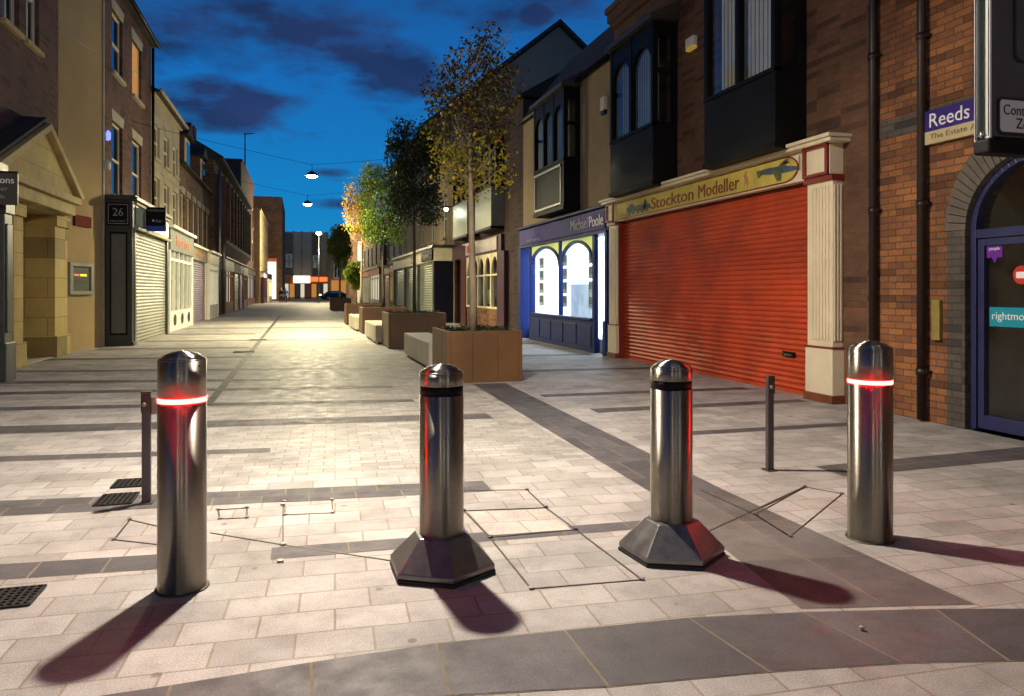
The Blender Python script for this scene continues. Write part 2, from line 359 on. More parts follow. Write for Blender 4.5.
# ------------------------------------------------------------------ facade helpers
class Fac:
    """a street front: plane x = X0; o = distance out into the street; s=-1 right side, +1 left side"""
    def __init__(f, X0, s): f.X = X0; f.s = s
    def x(f, o): return f.X + f.s * o
    def box(f, mb, y0, y1, o0, o1, z0, z1, mi=0): return mb.box(f.x(o0), f.x(o1), y0, y1, z0, z1, mi)
    def wall(f, mb, y0, y1, z0, z1, holes, depth=8, rev=.14, mi=0, back=True):
        ys = sorted({y0, y1, *[h[0] for h in holes], *[h[1] for h in holes]}); zs = sorted({z0, z1, *[h[2] for h in holes], *[h[3] for h in holes]})
        ys = [y for y in ys if y0 <= y <= y1]; zs = [z for z in zs if z0 <= z <= z1]
        for a, b in zip(ys, ys[1:]):
            for c, d in zip(zs, zs[1:]):
                my, mz = (a + b) / 2, (c + d) / 2
                if any(h[0] < my < h[1] and h[2] < mz < h[3] for h in holes): continue
                x = f.x(0); mb.add([(x, a, c), (x, b, c), (x, b, d), (x, a, d)], [(0, 1, 2, 3)], mi)
        for h in holes:
            p, q, r, t = h; X, Xi = f.x(0), f.x(-rev)
            for (ya, za), (yb, zb) in (((p, r), (q, r)), ((q, r), (q, t)), ((q, t), (p, t)), ((p, t), (p, r))):
                mb.add([(X, ya, za), (X, yb, zb), (Xi, yb, zb), (Xi, ya, za)], [(0, 1, 2, 3)], mi)
        if back:
            X, Xb = f.x(0), f.x(-depth)
            mb.add([(X, y0, z0), (Xb, y0, z0), (Xb, y0, z1), (X, y0, z1)], [(0, 1, 2, 3)], mi)
            mb.add([(X, y1, z0), (Xb, y1, z0), (Xb, y1, z1), (X, y1, z1)], [(0, 1, 2, 3)], mi)
            mb.add([(Xb, y0, z0), (Xb, y1, z0), (Xb, y1, z1), (Xb, y0, z1)], [(0, 1, 2, 3)], mi)
            mb.add([(X, y0, z1), (X, y1, z1), (Xb, y1, z1), (Xb, y0, z1)], [(0, 1, 2, 3)], mi)
            Xm = f.x(-rev - .25)   # dark lining behind the openings
        return mb
    def window(f, parent, y0, y1, z0, z1, fm='white', pm='glass_dark', o=-.08, sill='stone', lintel='stone', sash=True, cols=1, fw=.06, curtain=None):
        mb = MB()
        f.box(mb, y0, y0 + fw, o - .05, o, z0, z1); f.box(mb, y1 - fw, y1, o - .05, o, z0, z1)
        f.box(mb, y0 + fw, y1 - fw, o - .05, o, z0, z0 + fw); f.box(mb, y0 + fw, y1 - fw, o - .05, o, z1 - fw, z1)
        zm = (z0 + z1) / 2
        if sash: f.box(mb, y0 + fw, y1 - fw, o - .045, o + .01, zm - .03, zm + .03)
        for c in range(1, cols):
            yc = y0 + (y1 - y0) * c / cols; f.box(mb, yc - .02, yc + .02, o - .042, o - .005, z0 + fw, z1 - fw)
        w = mb.build('window', fm, parent, origin=(f.x(0), y0, z0))
        p = MB(); f.box(p, y0 + fw * .7, y1 - fw * .7, o - .034, o - .026, z0 + fw * .7, z1 - fw * .7); p.build('pane', pm, w)
        if curtain:
            k = MB(); f.box(k, y0, y1, o - .12, o - .1, z0, z1); k.build('curtain', curtain, w)
        if sill:
            k = MB(); f.box(k, y0 - .08, y1 + .08, -.1, .09, z0 - .1, z0 - .002); k.build('sill', sill, w, bevel=.01)
        if lintel:
            k = MB(); hh = .28
            X = f.x(.012)
            vs = [(y0 - .02, z1 + .002), (y1 + .02, z1 + .002), (y1 + .14, z1 + hh), (y0 - .14, z1 + hh)]
            k.prism(vs, lambda p_, q, h: (f.x(h), p_, q), -.05, .02); k.build('lintel', lintel, w)
        return w
    def arch(f, mb, y0, y1, zs, zt, ztop, o0, o1, mi=0, n=14, pointed=False, pad=0):
        """solid spandrel above an arch springing at zs with crown zt, filled up to ztop"""
        yc, r = (y0 + y1) / 2, (y1 - y0) / 2; pts = []
        for k in range(n + 1):
            a = math.pi * k / n
            if pointed:
                xx = -math.cos(a); hh = math.sqrt(max(0, 1 - ((1 + abs(xx)) / 2) ** 2)) / math.sqrt(.75)
                pts.append((yc + r * xx, zs + (zt - zs) * hh))
            else: pts.append((yc - r * math.cos(a), zs + (zt - zs) * math.sin(a)))
        for (a, za), (b, zb) in zip(pts, pts[1:]):
            mb.prism([(a, za), (b, zb), (b, ztop), (a, ztop)], lambda p_, q, h: (f.x(h), p_, q), o0, o1, mi)
        return pts
    def shutter(f, parent, y0, y1, z0, z1, mat, o=-.05, pitch=.085, name='shutter', slot=None):
        mb = MB(); n = max(3, int((z1 - z0) / pitch)); p = (z1 - z0) / n
        vs = []; prof = []
        for k in range(n):
            z = z0 + k * p; prof += [(o - .012, z), (o + .002, z + p * .12), (o + .014, z + p * .45), (o + .002, z + p * .84), (o - .012, z + p * .9)]
        prof.append((o - .012, z1))
        for (a, z) in prof: vs += [(f.x(a), y0, z), (f.x(a), y1, z)]
        mb.add(vs, [(2 * i, 2 * i + 1, 2 * i + 3, 2 * i + 2) for i in range(len(prof) - 1)])
        f.box(mb, y0, y1, o - .02, o + .02, z0, z0 - .05)
        s = mb.build(name, mat, parent, origin=(f.x(0), y0, z0))
        return s
def roof_prism(fac, y0, y1, h, out, ridge_in, ridge_h, back_in, parent, mat='slate', name='roof'):
    mb = MB()
    poly = [(out, h), (-ridge_in, ridge_h), (-back_in, h), (-back_in, h - .08), (out, h - .08)]
    mb.prism(poly, lambda p, q, t: (fac.x(p), t, q), y0, y1)
    return mb.build(name, mat, parent)
# ------------------------------------------------------------------ world
w = bpy.data.worlds.new('World'); sc.world = w; w.use_nodes = True
nt = w.node_tree; bg = nt.nodes['Background']
tc = N(nt, 'ShaderNodeTexCoord'); sp = N(nt, 'ShaderNodeSeparateXYZ'); nt.links.new(tc.outputs['Generated'], sp.inputs[0])
az = mth(nt, 'ARCTAN2', sp.outputs[0], sp.outputs[1]); el = mth(nt, 'ARCSINE', sp.outputs[2])
base = ramp(nt, el, [(0., (.012, .21, .42)), (.12, (.006, .165, .42)), (.27, (.007, .11, .36)), (.5, (.008, .03, .115)), (1., (.006, .015, .06))])
cv = N(nt, 'ShaderNodeCombineXYZ'); nt.links.new(az, cv.inputs[0]); nt.links.new(mth(nt, 'MULTIPLY', el, 2.6), cv.inputs[1])
nz = noise(nt, cv.outputs[0], 7.5, 7, .58); nz2 = noise(nt, cv.outputs[0], 3.1, 3, .5)
def blob(a, e, ra, re, amp):
    da = mth(nt, 'DIVIDE', mth(nt, 'SUBTRACT', az, a), ra); de = mth(nt, 'DIVIDE', mth(nt, 'SUBTRACT', el, e), re)
    d = mth(nt, 'ADD', mth(nt, 'MULTIPLY', da, da), mth(nt, 'MULTIPLY', de, de))
    return mth(nt, 'MULTIPLY', mth(nt, 'SUBTRACT', 1., d, clamp=True), amp)
def azel(u, v):
    t = (u - 512) / F; return TH + math.atan(t), math.atan((VY - v) / F / math.sqrt(1 + t * t))
s_ = None
for (u, v, ru, rv, amp) in [(215, 105, 90, 30, .42), (300, 45, 140, 45, .30), (400, 75, 70, 45, .34), (180, 30, 100, 40, .25), (500, 10, 90, 30, .22), (345, 204, 45, 8, .34), (330, 172, 30, 5, .2), (130, 60, 60, 60, .2), (535, 15, 25, 14, .4)]:
    a, e = azel(u, v); bl = blob(a, e, ru / F, rv / F, amp)
    s_ = bl if s_ is None else mth(nt, 'MAXIMUM', s_, bl)
hi = mth(nt, 'MULTIPLY', mth(nt, 'SUBTRACT', el, .30, clamp=True), .9)
tot = mth(nt, 'ADD', mth(nt, 'ADD', mth(nt, 'ADD', mth(nt, 'MULTIPLY', nz, 1.), mth(nt, 'MULTIPLY', nz2, .35)), s_), hi)
cm = ramp(nt, tot, [(.74, 0.), (1.0, 1.)])
ccol = mixc(nt, ramp(nt, nz2, [(.35, 0.), (.65, 1.)]), (.006, .018, .06), (.022, .034, .11))
skyc = mixc(nt, mth(nt, 'MULTIPLY', cm, .93), base, ccol)
nt.links.new(skyc, bg.inputs[0]); bg.inputs[1].default_value = 1.2
# ------------------------------------------------------------------ ground
g = MB(); g.add([(-400, -60, 0), (400, -60, 0), (400, 700, 0), (-400, 700, 0)], [(0, 1, 2, 3)])
tag(g.build('street_paving', 'pave', recalc=False), kind='structure')
def band(name, corners, nl, nr, mat, z=.0012, gap=.0045, stagger=True, tone=None):
    """corners: near-left, near-right, far-right, far-left"""
    A, B, C, D = [Vector((p[0], p[1], 0)) for p in corners]
    pt = lambda s, t: A.lerp(B, s).lerp(D.lerp(C, s), t)
    mb = MB(); zz = Vector((0, 0, z)); q = [A + zz, B + zz, C + zz, D + zz]; mb.add(q, [(0, 1, 2, 3)], 1)
    L = (B - A).length; Wd = (D - A).length; tones = [0.5]
    gs, gt = gap / L, gap / Wd
    for r in range(nr):
        off = (.5 if (r % 2 and stagger) else 0) / nl
        cuts = [0] + [c for c in [(k + 1) / nl - off for k in range(nl + 1)] if .02 / nl < c < 1 - .02 / nl] + [1]
        for a, b in zip(cuts, cuts[1:]):
            a2, b2, t0, t1 = a + gs, b - gs, r / nr + gt, (r + 1) / nr - gt
            mb.add([pt(a2, t0) + zz * 1.5, pt(b2, t0) + zz * 1.5, pt(b2, t1) + zz * 1.5, pt(a2, t1) + zz * 1.5], [(0, 1, 2, 3)], 0); tones.append(R.random())
    ob = mb.build(name, [mat, 'joint'], recalc=False)
    at = ob.data.attributes.new('tone', 'FLOAT', 'FACE')
    for i, t in enumerate(tones): at.data[i].value = t
    return tag(ob, kind='structure')
BN = 'dark_paving_band'
def hb(xa, xb, ya, yb, wa, wb, nr=1, mat='slab_dark', step=.32):      # band across the street, near edge ya at xa -> yb at xb
    band(BN, [(xa, ya), (xb, yb), (xb, yb + wb), (xa, ya + wa)], max(2, int((xb - xa) / step)), nr, mat)
hb(-4.6, -.62, 4.42, 4.11, .24, .23); hb(-.15, 2.28, 4.10, 4.03, .19, .14, step=.4)
hb(-4.9, 1.3, 5.62, 5.08, .46, .30, 2, step=.3)
hb(-4.9, -.25, 7.32, 6.83, .26, .19)
hb(-5.0, 2.05, 8.62, 7.98, .52, .36, 2)
hb(-5.1, 1.4, 10.28, 9.45, .32, .24)
hb(-5.1, 1.3, 11.75, 10.9, .36, .26)
hb(-5.1, -.3, 13.1, 12.2, .42, .3)
hb(-5.1, 1.2, 14.8, 13.6, .35, .3, 1, 'slab_mid'); hb(-5.1, -.8, 17.1, 16.6, .45, .4); hb(-4.7, -1.2, 19.8, 19.4, .5, .4, 1, 'slab_mid')
hb(-4.7, 1.5, 22.6, 22., .5, .5, 1, 'slab_mid'); hb(-4.1, -1.4, 26, 25.6, .6, .5, 1, 'slab_mid'); hb(-4.1, 1.6, 30, 29.4, .6, .6, 1, 'slab_mid'); hb(-4.1, 1.6, 38, 37.4, .8, .8, 1, 'slab_mid')
hb(3.95, 6.4, 4.76, 4.86, .34, .38, 2); hb(3.55, 6.1, 6.52, 6.55, .2, .16); hb(3.3, 6.2, 8.02, 8.1, .3, .22); hb(3.1, 6.2, 9.4, 9.35, .25, .25)
hb(3.4, 6.2, 12.4, 12.3, .3, .3); hb(3.4, 6.2, 15.4, 15.3, .35, .35); hb(3.4, 6.2, 19, 19, .4, .4)
band('longitudinal_dark_band', [(2.12, 2.83), (2.9, 2.66), (2.87, 4.6), (2.34, 4.6)], 2, 3, 'slab_mid', z=.0016, stagger=False)
band('longitudinal_dark_band', [(2.34, 4.605), (2.87, 4.605), (3.0, 11.0), (2.5, 11.0)], 2, 12, 'slab_dark', z=.0016, stagger=True)
# curved band of big dark slabs in front
cu_up = [(-1.6, 2.86), (-.95, 2.87), (-.44, 2.89), (.04, 2.925), (.52, 2.945), (1.05, 2.915), (1.6, 2.885), (2.11, 2.80), (2.69, 2.67), (3.3, 2.5), (4.0, 2.25), (5, 1.8)]
cu_lo = [(-1.6, 2.48), (-.95, 2.5), (-.44, 2.52), (.04, 2.55), (.5, 2.55), (1.05, 2.455), (1.66, 2.39), (2.18, 2.31), (2.58, 2.215), (3.1, 2.06), (3.7, 1.84), (4.6, 1.4)]
mb = MB(); tones = []
for i in range(len(cu_up) - 1):
    a, b, c, d = [Vector((*p, .0018)) for p in (cu_lo[i], cu_lo[i + 1], cu_up[i + 1], cu_up[i])]
    mb.add([a, b, c, d], [(0, 1, 2, 3)], 1); tones.append(.5)
    def ins(p, q, e=.005): return p + (q - p).normalized() * e
    up = Vector((0, 0, .0012)); ctr = (a + b + c + d) / 4
    q = [p + (ctr - p).normalized() * .007 + up for p in (a, b, c, d)]
    mb.add(q, [(0, 1, 2, 3)], 0); tones.append(R.random())
ob = mb.build('curved_dark_band', ['slab_dark', 'joint'], recalc=False); at = ob.data.attributes.new('tone', 'FLOAT', 'FACE')
for i, t in enumerate(tones): at.data[i].value = t
tag(ob, kind='structure')
# long drainage slot down the street
mb = MB()
for k in range(60): mb.box(-1.14, -1.04, 9.9 + k * .6, 10.48 + k * .6, .0, .006)
tag(mb.build('channel_drain', 'zinc_dark'), 'long narrow metal drainage channel running down the middle of the street', 'drain')
# ------------------------------------------------------------------ covers and slots in the ground
def strip(mb, p, q, w_, z0=.0, z1=.0032, mi=0):
    p, q = Vector((*p, 0)), Vector((*q, 0)); d = (q - p).normalized(); n = Vector((-d.y, d.x, 0)) * w_ / 2
    vs = [p - n, q - n, q + n, p + n]
    mb.add([v + Vector((0, 0, z0)) for v in vs] + [v + Vector((0, 0, z1)) for v in vs], [(0, 1, 2, 3), (4, 5, 6, 7), (0, 1, 5, 4), (1, 2, 6, 5), (2, 3, 7, 6), (3, 0, 4, 7)], mi)
def bolt(mb, p, mi=1, r=.014):
    mb.lathe([(r, .006), (r, .011), (r * .6, .012)], (p[0], p[1], 0), 8, mi, smooth=False)
def cover(pts, label, w_=.009, bolts=True, closed=True, extra=()):
    mb = MB(); n = len(pts)
    for i in range(n if closed else n - 1): strip(mb, pts[i], pts[(i + 1) % n], w_)
    for a, b in extra: strip(mb, a, b, w_)
    if bolts:
        for p in pts:
            bolt(mb, p); 
    o = mb.build('recessed_cover', ['zinc_dark', 'zinc'], origin=(*pts[0], 0))
    return tag(o, label, 'cover', 'recessed access covers in the paving')
cv1 = [gr(464, 511), gr(546, 508), gr(576, 530), gr(490, 538)]
cover([gr(440, 491), gr(527, 490), gr(546, 508), gr(464, 511)], 'farthest of the three joined paved access covers between the two middle bollards')
cover(cv1, 'smallest middle access cover with the palest paving between the two middle bollards')
cover([gr(490, 538), gr(576, 530), gr(642, 580), gr(531, 589)], 'largest nearest access cover between the two hexagonal based bollards')
band('pale_paving_inlay', [gr(489, 536), gr(572, 530), gr(545, 509.5), gr(467, 512.5)], 2, 2, 'slab_pale', z=.0022, gap=.003)
cover([gr(218, 510), gr(247, 508), gr(247, 518), gr(220, 519)], 'tiny rectangular access cover just right of the left steel bollard', .01)
cover([gr(284, 502), gr(332, 500), gr(333, 513), gr(285, 515)], 'small wide access cover beside the slot between the two left bollards', .008)
cover([gr(130, 520), gr(160, 527), gr(160, 545), gr(114, 540)], 'access cover half hidden behind the left steel bollard', .01)
mb = MB(); strip(mb, gr(210, 533), gr(283, 545), .01); strip(mb, gr(283, 545), gr(392, 561), .01); strip(mb, gr(283, 503), gr(283, 563), .008)
for p in (gr(283, 505), gr(283, 545), gr(280, 562)): bolt(mb, p, r=.018)
tag(mb.build('cable_slot', ['zinc_dark', 'zinc']), 'thin metal cable slot running from the left steel bollard to the hexagonal base', 'slot')
mb = MB(); strip(mb, gr(708, 532), gr(760, 508), .014); strip(mb, gr(760, 508), gr(805, 487), .022); strip(mb, gr(700, 490), gr(755, 515), .014); strip(mb, gr(755, 515), gr(790, 537), .014)
bolt(mb, gr(755, 515), r=.018)
tag(mb.build('cable_slot', ['zinc_dark', 'zinc']), 'crossed metal cable slots between the two right bollards', 'slot')
cover([gr(805, 487), gr(842, 494), gr(790, 537), gr(755, 515)], 'lozenge shaped cracked cover left of the right steel bollard', .009)
def grate(c, lab):
    mb = MB(); (xa, ya), (xb, yb) = c
    nx = max(4, int((xb - xa) / .03))
    for k in range(nx + 1): x = xa + (xb - xa) * k / nx; mb.box(x - .006, x + .006, ya, yb, .0, .012)
    ny = max(4, int((yb - ya) / .03))
    for k in range(ny + 1): y = ya + (yb - ya) * k / ny; mb.box(xa, xb, y - .006, y + .006, .001, .0105)
    mb.add([(xa, ya, .0042), (xb, ya, .0042), (xb, yb, .0042), (xa, yb, .0042)], [(0, 1, 2, 3)], 1)
    tag(mb.build('drain_grate', ['iron', 'soil'], origin=(xa, ya, 0)), lab, 'drain', 'small square iron drain grates')
grate([(-1.29, 5.88), (-1.08, 6.12)], 'farther of two iron grates beside the thin left post')
grate([(-1.29, 5.42), (-1.07, 5.70)], 'iron grate in the dark band just left of the thin left post')
grate([(-1.42, 3.79), (-1.16, 4.02)], 'iron grate at the left edge of the photo near the leftmost bollard')
x_, y_ = gr(310, 347); grate([(x_ - .3, y_ - .25), (x_ + .1, y_ + .25)], 'far iron grate beside the channel drain, nearest of the far pair') if False else None
for (u, v, lab) in ((244, 352, 'distant iron grate left of the channel, nearer one'), (258, 340, 'distant iron grate left of the channel, farther one')):
    X_, Y_ = gr(u, v); grate([(X_ - .22, Y_ - .2), (X_ + .22, Y_ + .25)], lab)
# tiny litter pebbles
for (u, v, lab) in ((862, 631, 'tiny pale pebble on the big curved dark slab'),):
    X_, Y_ = gr(u, v); m_ = MB(); m_.lathe([(.006, 0), (.012, .004), (.010, .011), (.003, .015)], (X_, Y_, .008), 7); tag(m_.build('pebble', 'stone', origin=(X_, Y_, 0)), lab, 'pebble')
# ------------------------------------------------------------------ bollards
def steel_bollard(x, y, label, r=.118):
    t = empty('steel_bollard', (x, y, 0), label, 'bollard', 'wide steel bollards with lit red rings')
    o = (x, y, 0)
    MB().lathe([(r, 0), (r, .8785)], o, 64).build('shaft', 'steel', t, origin=o)
    MB().lathe([(r - .002, .879), (r + .0003, .881), (r + .0003, .898), (r - .002, .900)], o, 64).build('light_ring', 'led', t, origin=o)
    cp = MB().lathe([(r, .902), (r, 1.074)], o, 64).lathe([(r - .0005, 1.0745), (r - .004, 1.082)], o, 64).lathe([(r - .004, 1.0823), (r * .66, 1.104), (r * .33, 1.115), (.003, 1.119)], o, 64).build('cap', 'steel', t, origin=o)
    cam_a = math.atan2(-y, -x)
    for da in (-.9, .75, 2.6): ax = cam_a + da; MB().tube([(x + (r - .002) * math.cos(ax), y + (r - .002) * math.sin(ax), 1.05), (x + (r + .0015) * math.cos(ax), y + (r + .0015) * math.sin(ax), 1.05)], .006, 10).build('cap_screw', 'zinc_dark', cp)
    MB().lathe([(r + .012, .0), (r + .012, .006), (r + .001, .007)], o, 48).build('collar', 'zinc_dark', t, origin=o)
    return t
steel_bollard(-.535, 3.83, 'wide steel bollard with glowing red ring at the far left', .108)
steel_bollard(3.11, 3.54, 'wide steel bollard with glowing red ring at the right, near the arched door')
def hex_bollard(x, y, rot, label):
    t = empty('removable_bollard', (x, y, 0), label, 'bollard', 'slimmer steel bollards on hexagonal bases')
    o = (x, y, 0); r = .111
    MB().lathe([(r, .10), (r, .879)], o, 64).build('shaft', 'steel', t, origin=o)
    MB().lathe([(r - .003, .879), (r - .003, .926)], o, 64).build('band', 'black', t, origin=o)
    MB().lathe([(r, .926), (r, .988)], o, 64).lathe([(r - .0005, .9885), (r - .004, .996)], o, 64).lathe([(r - .004, .9963), (r * .66, 1.018), (r * .33, 1.030), (.003, 1.034)], o, 64).build('cap', 'steel', t, origin=o)
    b = MB().lathe([(.272, .018), (.278, .024), (.278, .046), (.272, .052), (.142, .182), (.112, .187)], o, 6, 0, False, True, rot); b.build('base', 'base_steel', t, bevel=.004, origin=o)
    MB().lathe([(.28, .0), (.282, .016)], o, 6, 0, False, True, rot).build('gasket', 'rubber', t, origin=o)
hex_bollard(.688, 3.74, math.radians(31), 'slim steel bollard on hexagonal base, left one, in front of the planters')
hex_bollard(1.912, 3.63, math.radians(36), 'slim steel bollard on hexagonal base, right one, in front of the red shutter')
def lock_post(x, y, side, label, red):
    t = empty('slim_post', (x, y, 0), label, 'post')
    m_ = MB(); m_.box(x - .027, x + .027, y - .02, y + .02, 0, .715); m_.build('upright', 'violet_post', t, bevel=.006)
    m_ = MB(); m_.box(x - .04, x + .04, y - .05, y + .05, 0, .008); m_.build('foot_plate', 'zinc_dark', t)
    m_ = MB(); m_.box(x - .03, x + .03, y - .028, y - .0205, .60, .725); m_.box(x - .031, x + .031, y - .03, y + .024, .7255, .74)
    m_.build('lock_housing', 'zinc_dark', t, bevel=.004)
    m_ = MB(); m_.tube([(x - .008 * side, y - .03, .655), (x - .008 * side, y - .045, .655)], .014, 12); m_.build('lock', 'zinc', t)
    if red:
        m_ = MB(); m_.box(x + .0275, x + .10, y - .012, y + .012, .585, .70); m_.build('bracket', 'zinc', t, bevel=.004)
lock_post(-.975, 5.42, 1, 'slim square post with side bracket glowing red behind the leftmost bollard', True)
lock_post(3.53, 5.09, 1, 'slim square post with lock between the red shutter and right bollard', False)
# ------------------------------------------------------------------ RIGHT side
FR = Fac(6.5, -1)
# A: orange brick building with arched doorway
bA = empty('brick_building', (6.5, 5, 0), 'orange brick building with grey brick arched doorway at the right edge', 'building')
# doorway centre
dy0, dy1 = 4.6, 6.07            # opening
ZS, ZT = 2.02, 2.72              # spring / crown of the arch
mb = MB(); FR.wall(mb, -2.0, 7.34, 0, 9.6, [(dy0 - .28, dy1 + .22, 0, ZT + .40)], rev=.3); wA = mb.build('wall', 'brick_orange', bA)
# grey brick surround: jambs + soldier arch of real voussoirs
for a_, b__ in ((dy1, dy1 + .22), (dy0 - .28, dy0)):
    mb = MB(); FR.box(mb, a_, b__, -.3, .012, 0, ZS); mb.build('jamb', 'brick_grey', bA)
mb = MB(); yc = (dy0 + dy1) / 2; ra, rz = (dy1 - dy0) / 2, ZT - ZS; nv = 34
for k in range(nv):
    a0, a1 = math.pi * (k + .06) / nv, math.pi * (k + .94) / nv
    q = [(yc + ra * math.cos(a0), ZS + rz * math.sin(a0)), (yc + ra * math.cos(a1), ZS + rz * math.sin(a1)), (yc + (ra + .25) * math.cos(a1), ZS + (rz + .32) * math.sin(a1)), (yc + (ra + .25) * math.cos(a0), ZS + (rz + .32) * math.sin(a0))]
    mb.prism(q, lambda p, q_, h: (FR.x(h), p, q_), -.3, .01)
mb.build('arch_bricks', 'soldier_grey', bA)
mb = MB(); FR.arch(mb, dy0 - .28, dy1 + .22, ZS, ZT + .30, ZT + .40, -.29, -.002); mb.build('spandrel', 'brick_orange', bA)
mb = MB(); FR.arch(mb, dy0 - .005, dy1 + .005, ZS, ZT, ZT + .3, -.28, -.05); mb.build('arch_backing', 'joint', bA)
# grey brick course on the wall
mb = MB(); zc0, zc1 = zx(925, 128, 6.5), zx(925, 110, 6.5)
FR.box(mb, -2, 7.3, -.05, .008, zc0, zc1); mb.build('grey_brick_course', 'brick_grey', bA)
# door frame
mb = MB(); FR.box(mb, dy1 - .06, dy1, -.16, -.06, 0, ZS); FR.box(mb, dy0, dy0 + .06, -.16, -.06, 0, ZS)
for k in range(28):
    a0, a1 = math.pi * k / 28, math.pi * (k + 1) / 28
    q = [(yc + (ra - .06) * math.cos(a0), ZS + (rz - .07) * math.sin(a0)), (yc + (ra - .06) * math.cos(a1), ZS + (rz - .07) * math.sin(a1)), (yc + ra * math.cos(a1), ZS + rz * math.sin(a1)), (yc + ra * math.cos(a0), ZS + rz * math.sin(a0))]
    mb.prism(q, lambda p, q_, h: (FR.x(h), p, q_), -.16, -.06)
FR.box(mb, dy0 + .06, dy1 - .06, -.155, -.065, ZS - .09, ZS)
drf = mb.build('door_frame', 'navy_door', bA, bevel=.006)
mb = MB(); pts = [(yc + (ra - .05) * math.cos(math.pi * k / 20), ZS + (rz - .06) * math.sin(math.pi * k / 20)) for k in range(21)]
mb.prism(pts, lambda p, q, h: (FR.x(h), p, q), -.15, -.14); mb.build('fanlight_pane', 'glass', drf)
mb = MB(); d0, d1 = dy0 + .065, dy1 - .065
FR.box(mb, d0, d0 + .07, -.14, -.08, .02, ZS - .1); FR.box(mb, d1 - .07, d1, -.14, -.08, .02, ZS - .1); FR.box(mb, d0 + .07, d1 - .07, -.14, -.08, .02, .16); FR.box(mb, d0 + .07, d1 - .07, -.14, -.08, ZS - .17, ZS - .1)
door = mb.build('door', 'navy_door', bA, bevel=.006)
mb = MB(); FR.box(mb, d0 + .05, d1 - .05, -.12, -.11, .12, ZS - .15); mb.build('door_pane', 'glass', door)
mb = MB(); FR.box(mb, d0 + .03, d0 + .06, -.09, -.05, .9, 1.2); mb.build('handle', 'zinc', door)
# hallway behind the door: pale side wall, darker back
mb = MB(); FR.box(mb, dy0 - .2, dy1 + .18, -2.6, -2.5, 0, 3.0); FR.box(mb, dy0 - .3, dy0 - .2, -2.6, -.32, 0, 3.0); FR.box(mb, dy1 + .18, dy1 + .21, -2.6, -.32, 0, 3.0); FR.box(mb, dy0 - .2, dy1 + .18, -2.5, -.32, 2.9, 3.0)
mb.build('hallway', 'curtain_dim', bA)
# stickers on the glass
o_ = -.108
def zr(u, v, X=6.64): return zx(u, v, X)
yS = yx(997, 6.635); zS = zr(997, 248)
mb = MB(); hw, hh = .085, .095
mb.prism([(yS - hw, zS - hh), (yS - .03, zS - hh), (yS, zS - hh - .06), (yS + .03, zS - hh), (yS + hw, zS - hh), (yS + hw, zS + hh), (yS - hw, zS + hh)], lambda p, q, h: (FR.x(h), p, q), o_, o_ + .004)
st = mb.build('purple_sticker', 'purple', bA)
text('sticker_lettering', 'we are proud', .02, 'white_letter', (FR.x(o_ + .006), yS, zS + .055), 'R', st, w=.11, depth=.001)
text('sticker_lettering', 'people', .03, 'white_letter', (FR.x(o_ + .006), yS, zS - .01), 'R', st, w=.12, depth=.001)
y0_, y1_ = yx(992, 6.635), yx(1040, 6.635); zt_, zb_ = zr(992, 307), zr(992, 326)
mb = MB(); FR.box(mb, y1_, y0_, o_, o_ + .004, zb_, zt_); st = mb.build('teal_sticker', 'teal', bA)
text('sticker_lettering', 'rightmove', .1, 'white_letter', (FR.x(o_ + .006), (y0_ + y1_) / 2 , (zt_ + zb_) / 2), 'R', st, w=(y0_ - y1_) * .88, h=.1, depth=.001)
ys_, zs_ = yx(1024, 6.635), zr(1024, 275)
mb = MB(); mb.prism([(ys_ + .09 * math.cos(k * .3142), zs_ + .09 * math.sin(k * .3142)) for k in range(20)], lambda p, q, h: (FR.x(h), p, q), o_, o_ + .004); st = mb.build('round_red_sticker', 'red', bA)
mb = MB(); FR.box(mb, ys_ - .055, ys_ + .055, o_ + .0042, o_ + .006, zs_ - .03, zs_ + .03); mb.build('sticker_bar', 'white_letter', st)
# brass-coloured small plate on the wall
mb = MB(); ya, yb = yx(943, 6.5), yx(935, 6.5); FR.box(mb, ya, yb, .0, .05, zx(938, 340, 6.5), zx(938, 300, 6.5)); tag(mb.build('wall_box', plain('mustard_paint', (.25, .2, .05), .5), None, bevel=.006), 'narrow mustard coloured box on brick left of the arched doorway', 'wall box')
for (ua, ub, lab) in ((869, 877, 'dark drainpipe nearer the cream pilaster on orange brick wall'), (918.5, 924.5, 'dark drainpipe nearer the arched doorway on orange brick wall')):
    yy = (yx(ua, 6.43) + yx(ub, 6.43)) / 2; t = empty('drainpipe', (6.43, yy, 0), lab, 'drainpipe', 'dark drainpipes on the brick wall')
    m_ = MB(); m_.tube([(6.43, yy, .02), (6.43, yy, 9.5)], .047, 12); m_.build('pipe', 'pipe', t)
    for z in (.5, 2.3, 4.1, 5.9):
        m_ = MB(); m_.lathe([(.058, 0), (.058, .07)], (6.43, yy, z), 12); m_.box(6.43, 6.499, yy - .075, yy + .075, z + .02, z + .05); m_.build('bracket', 'pipe', t)
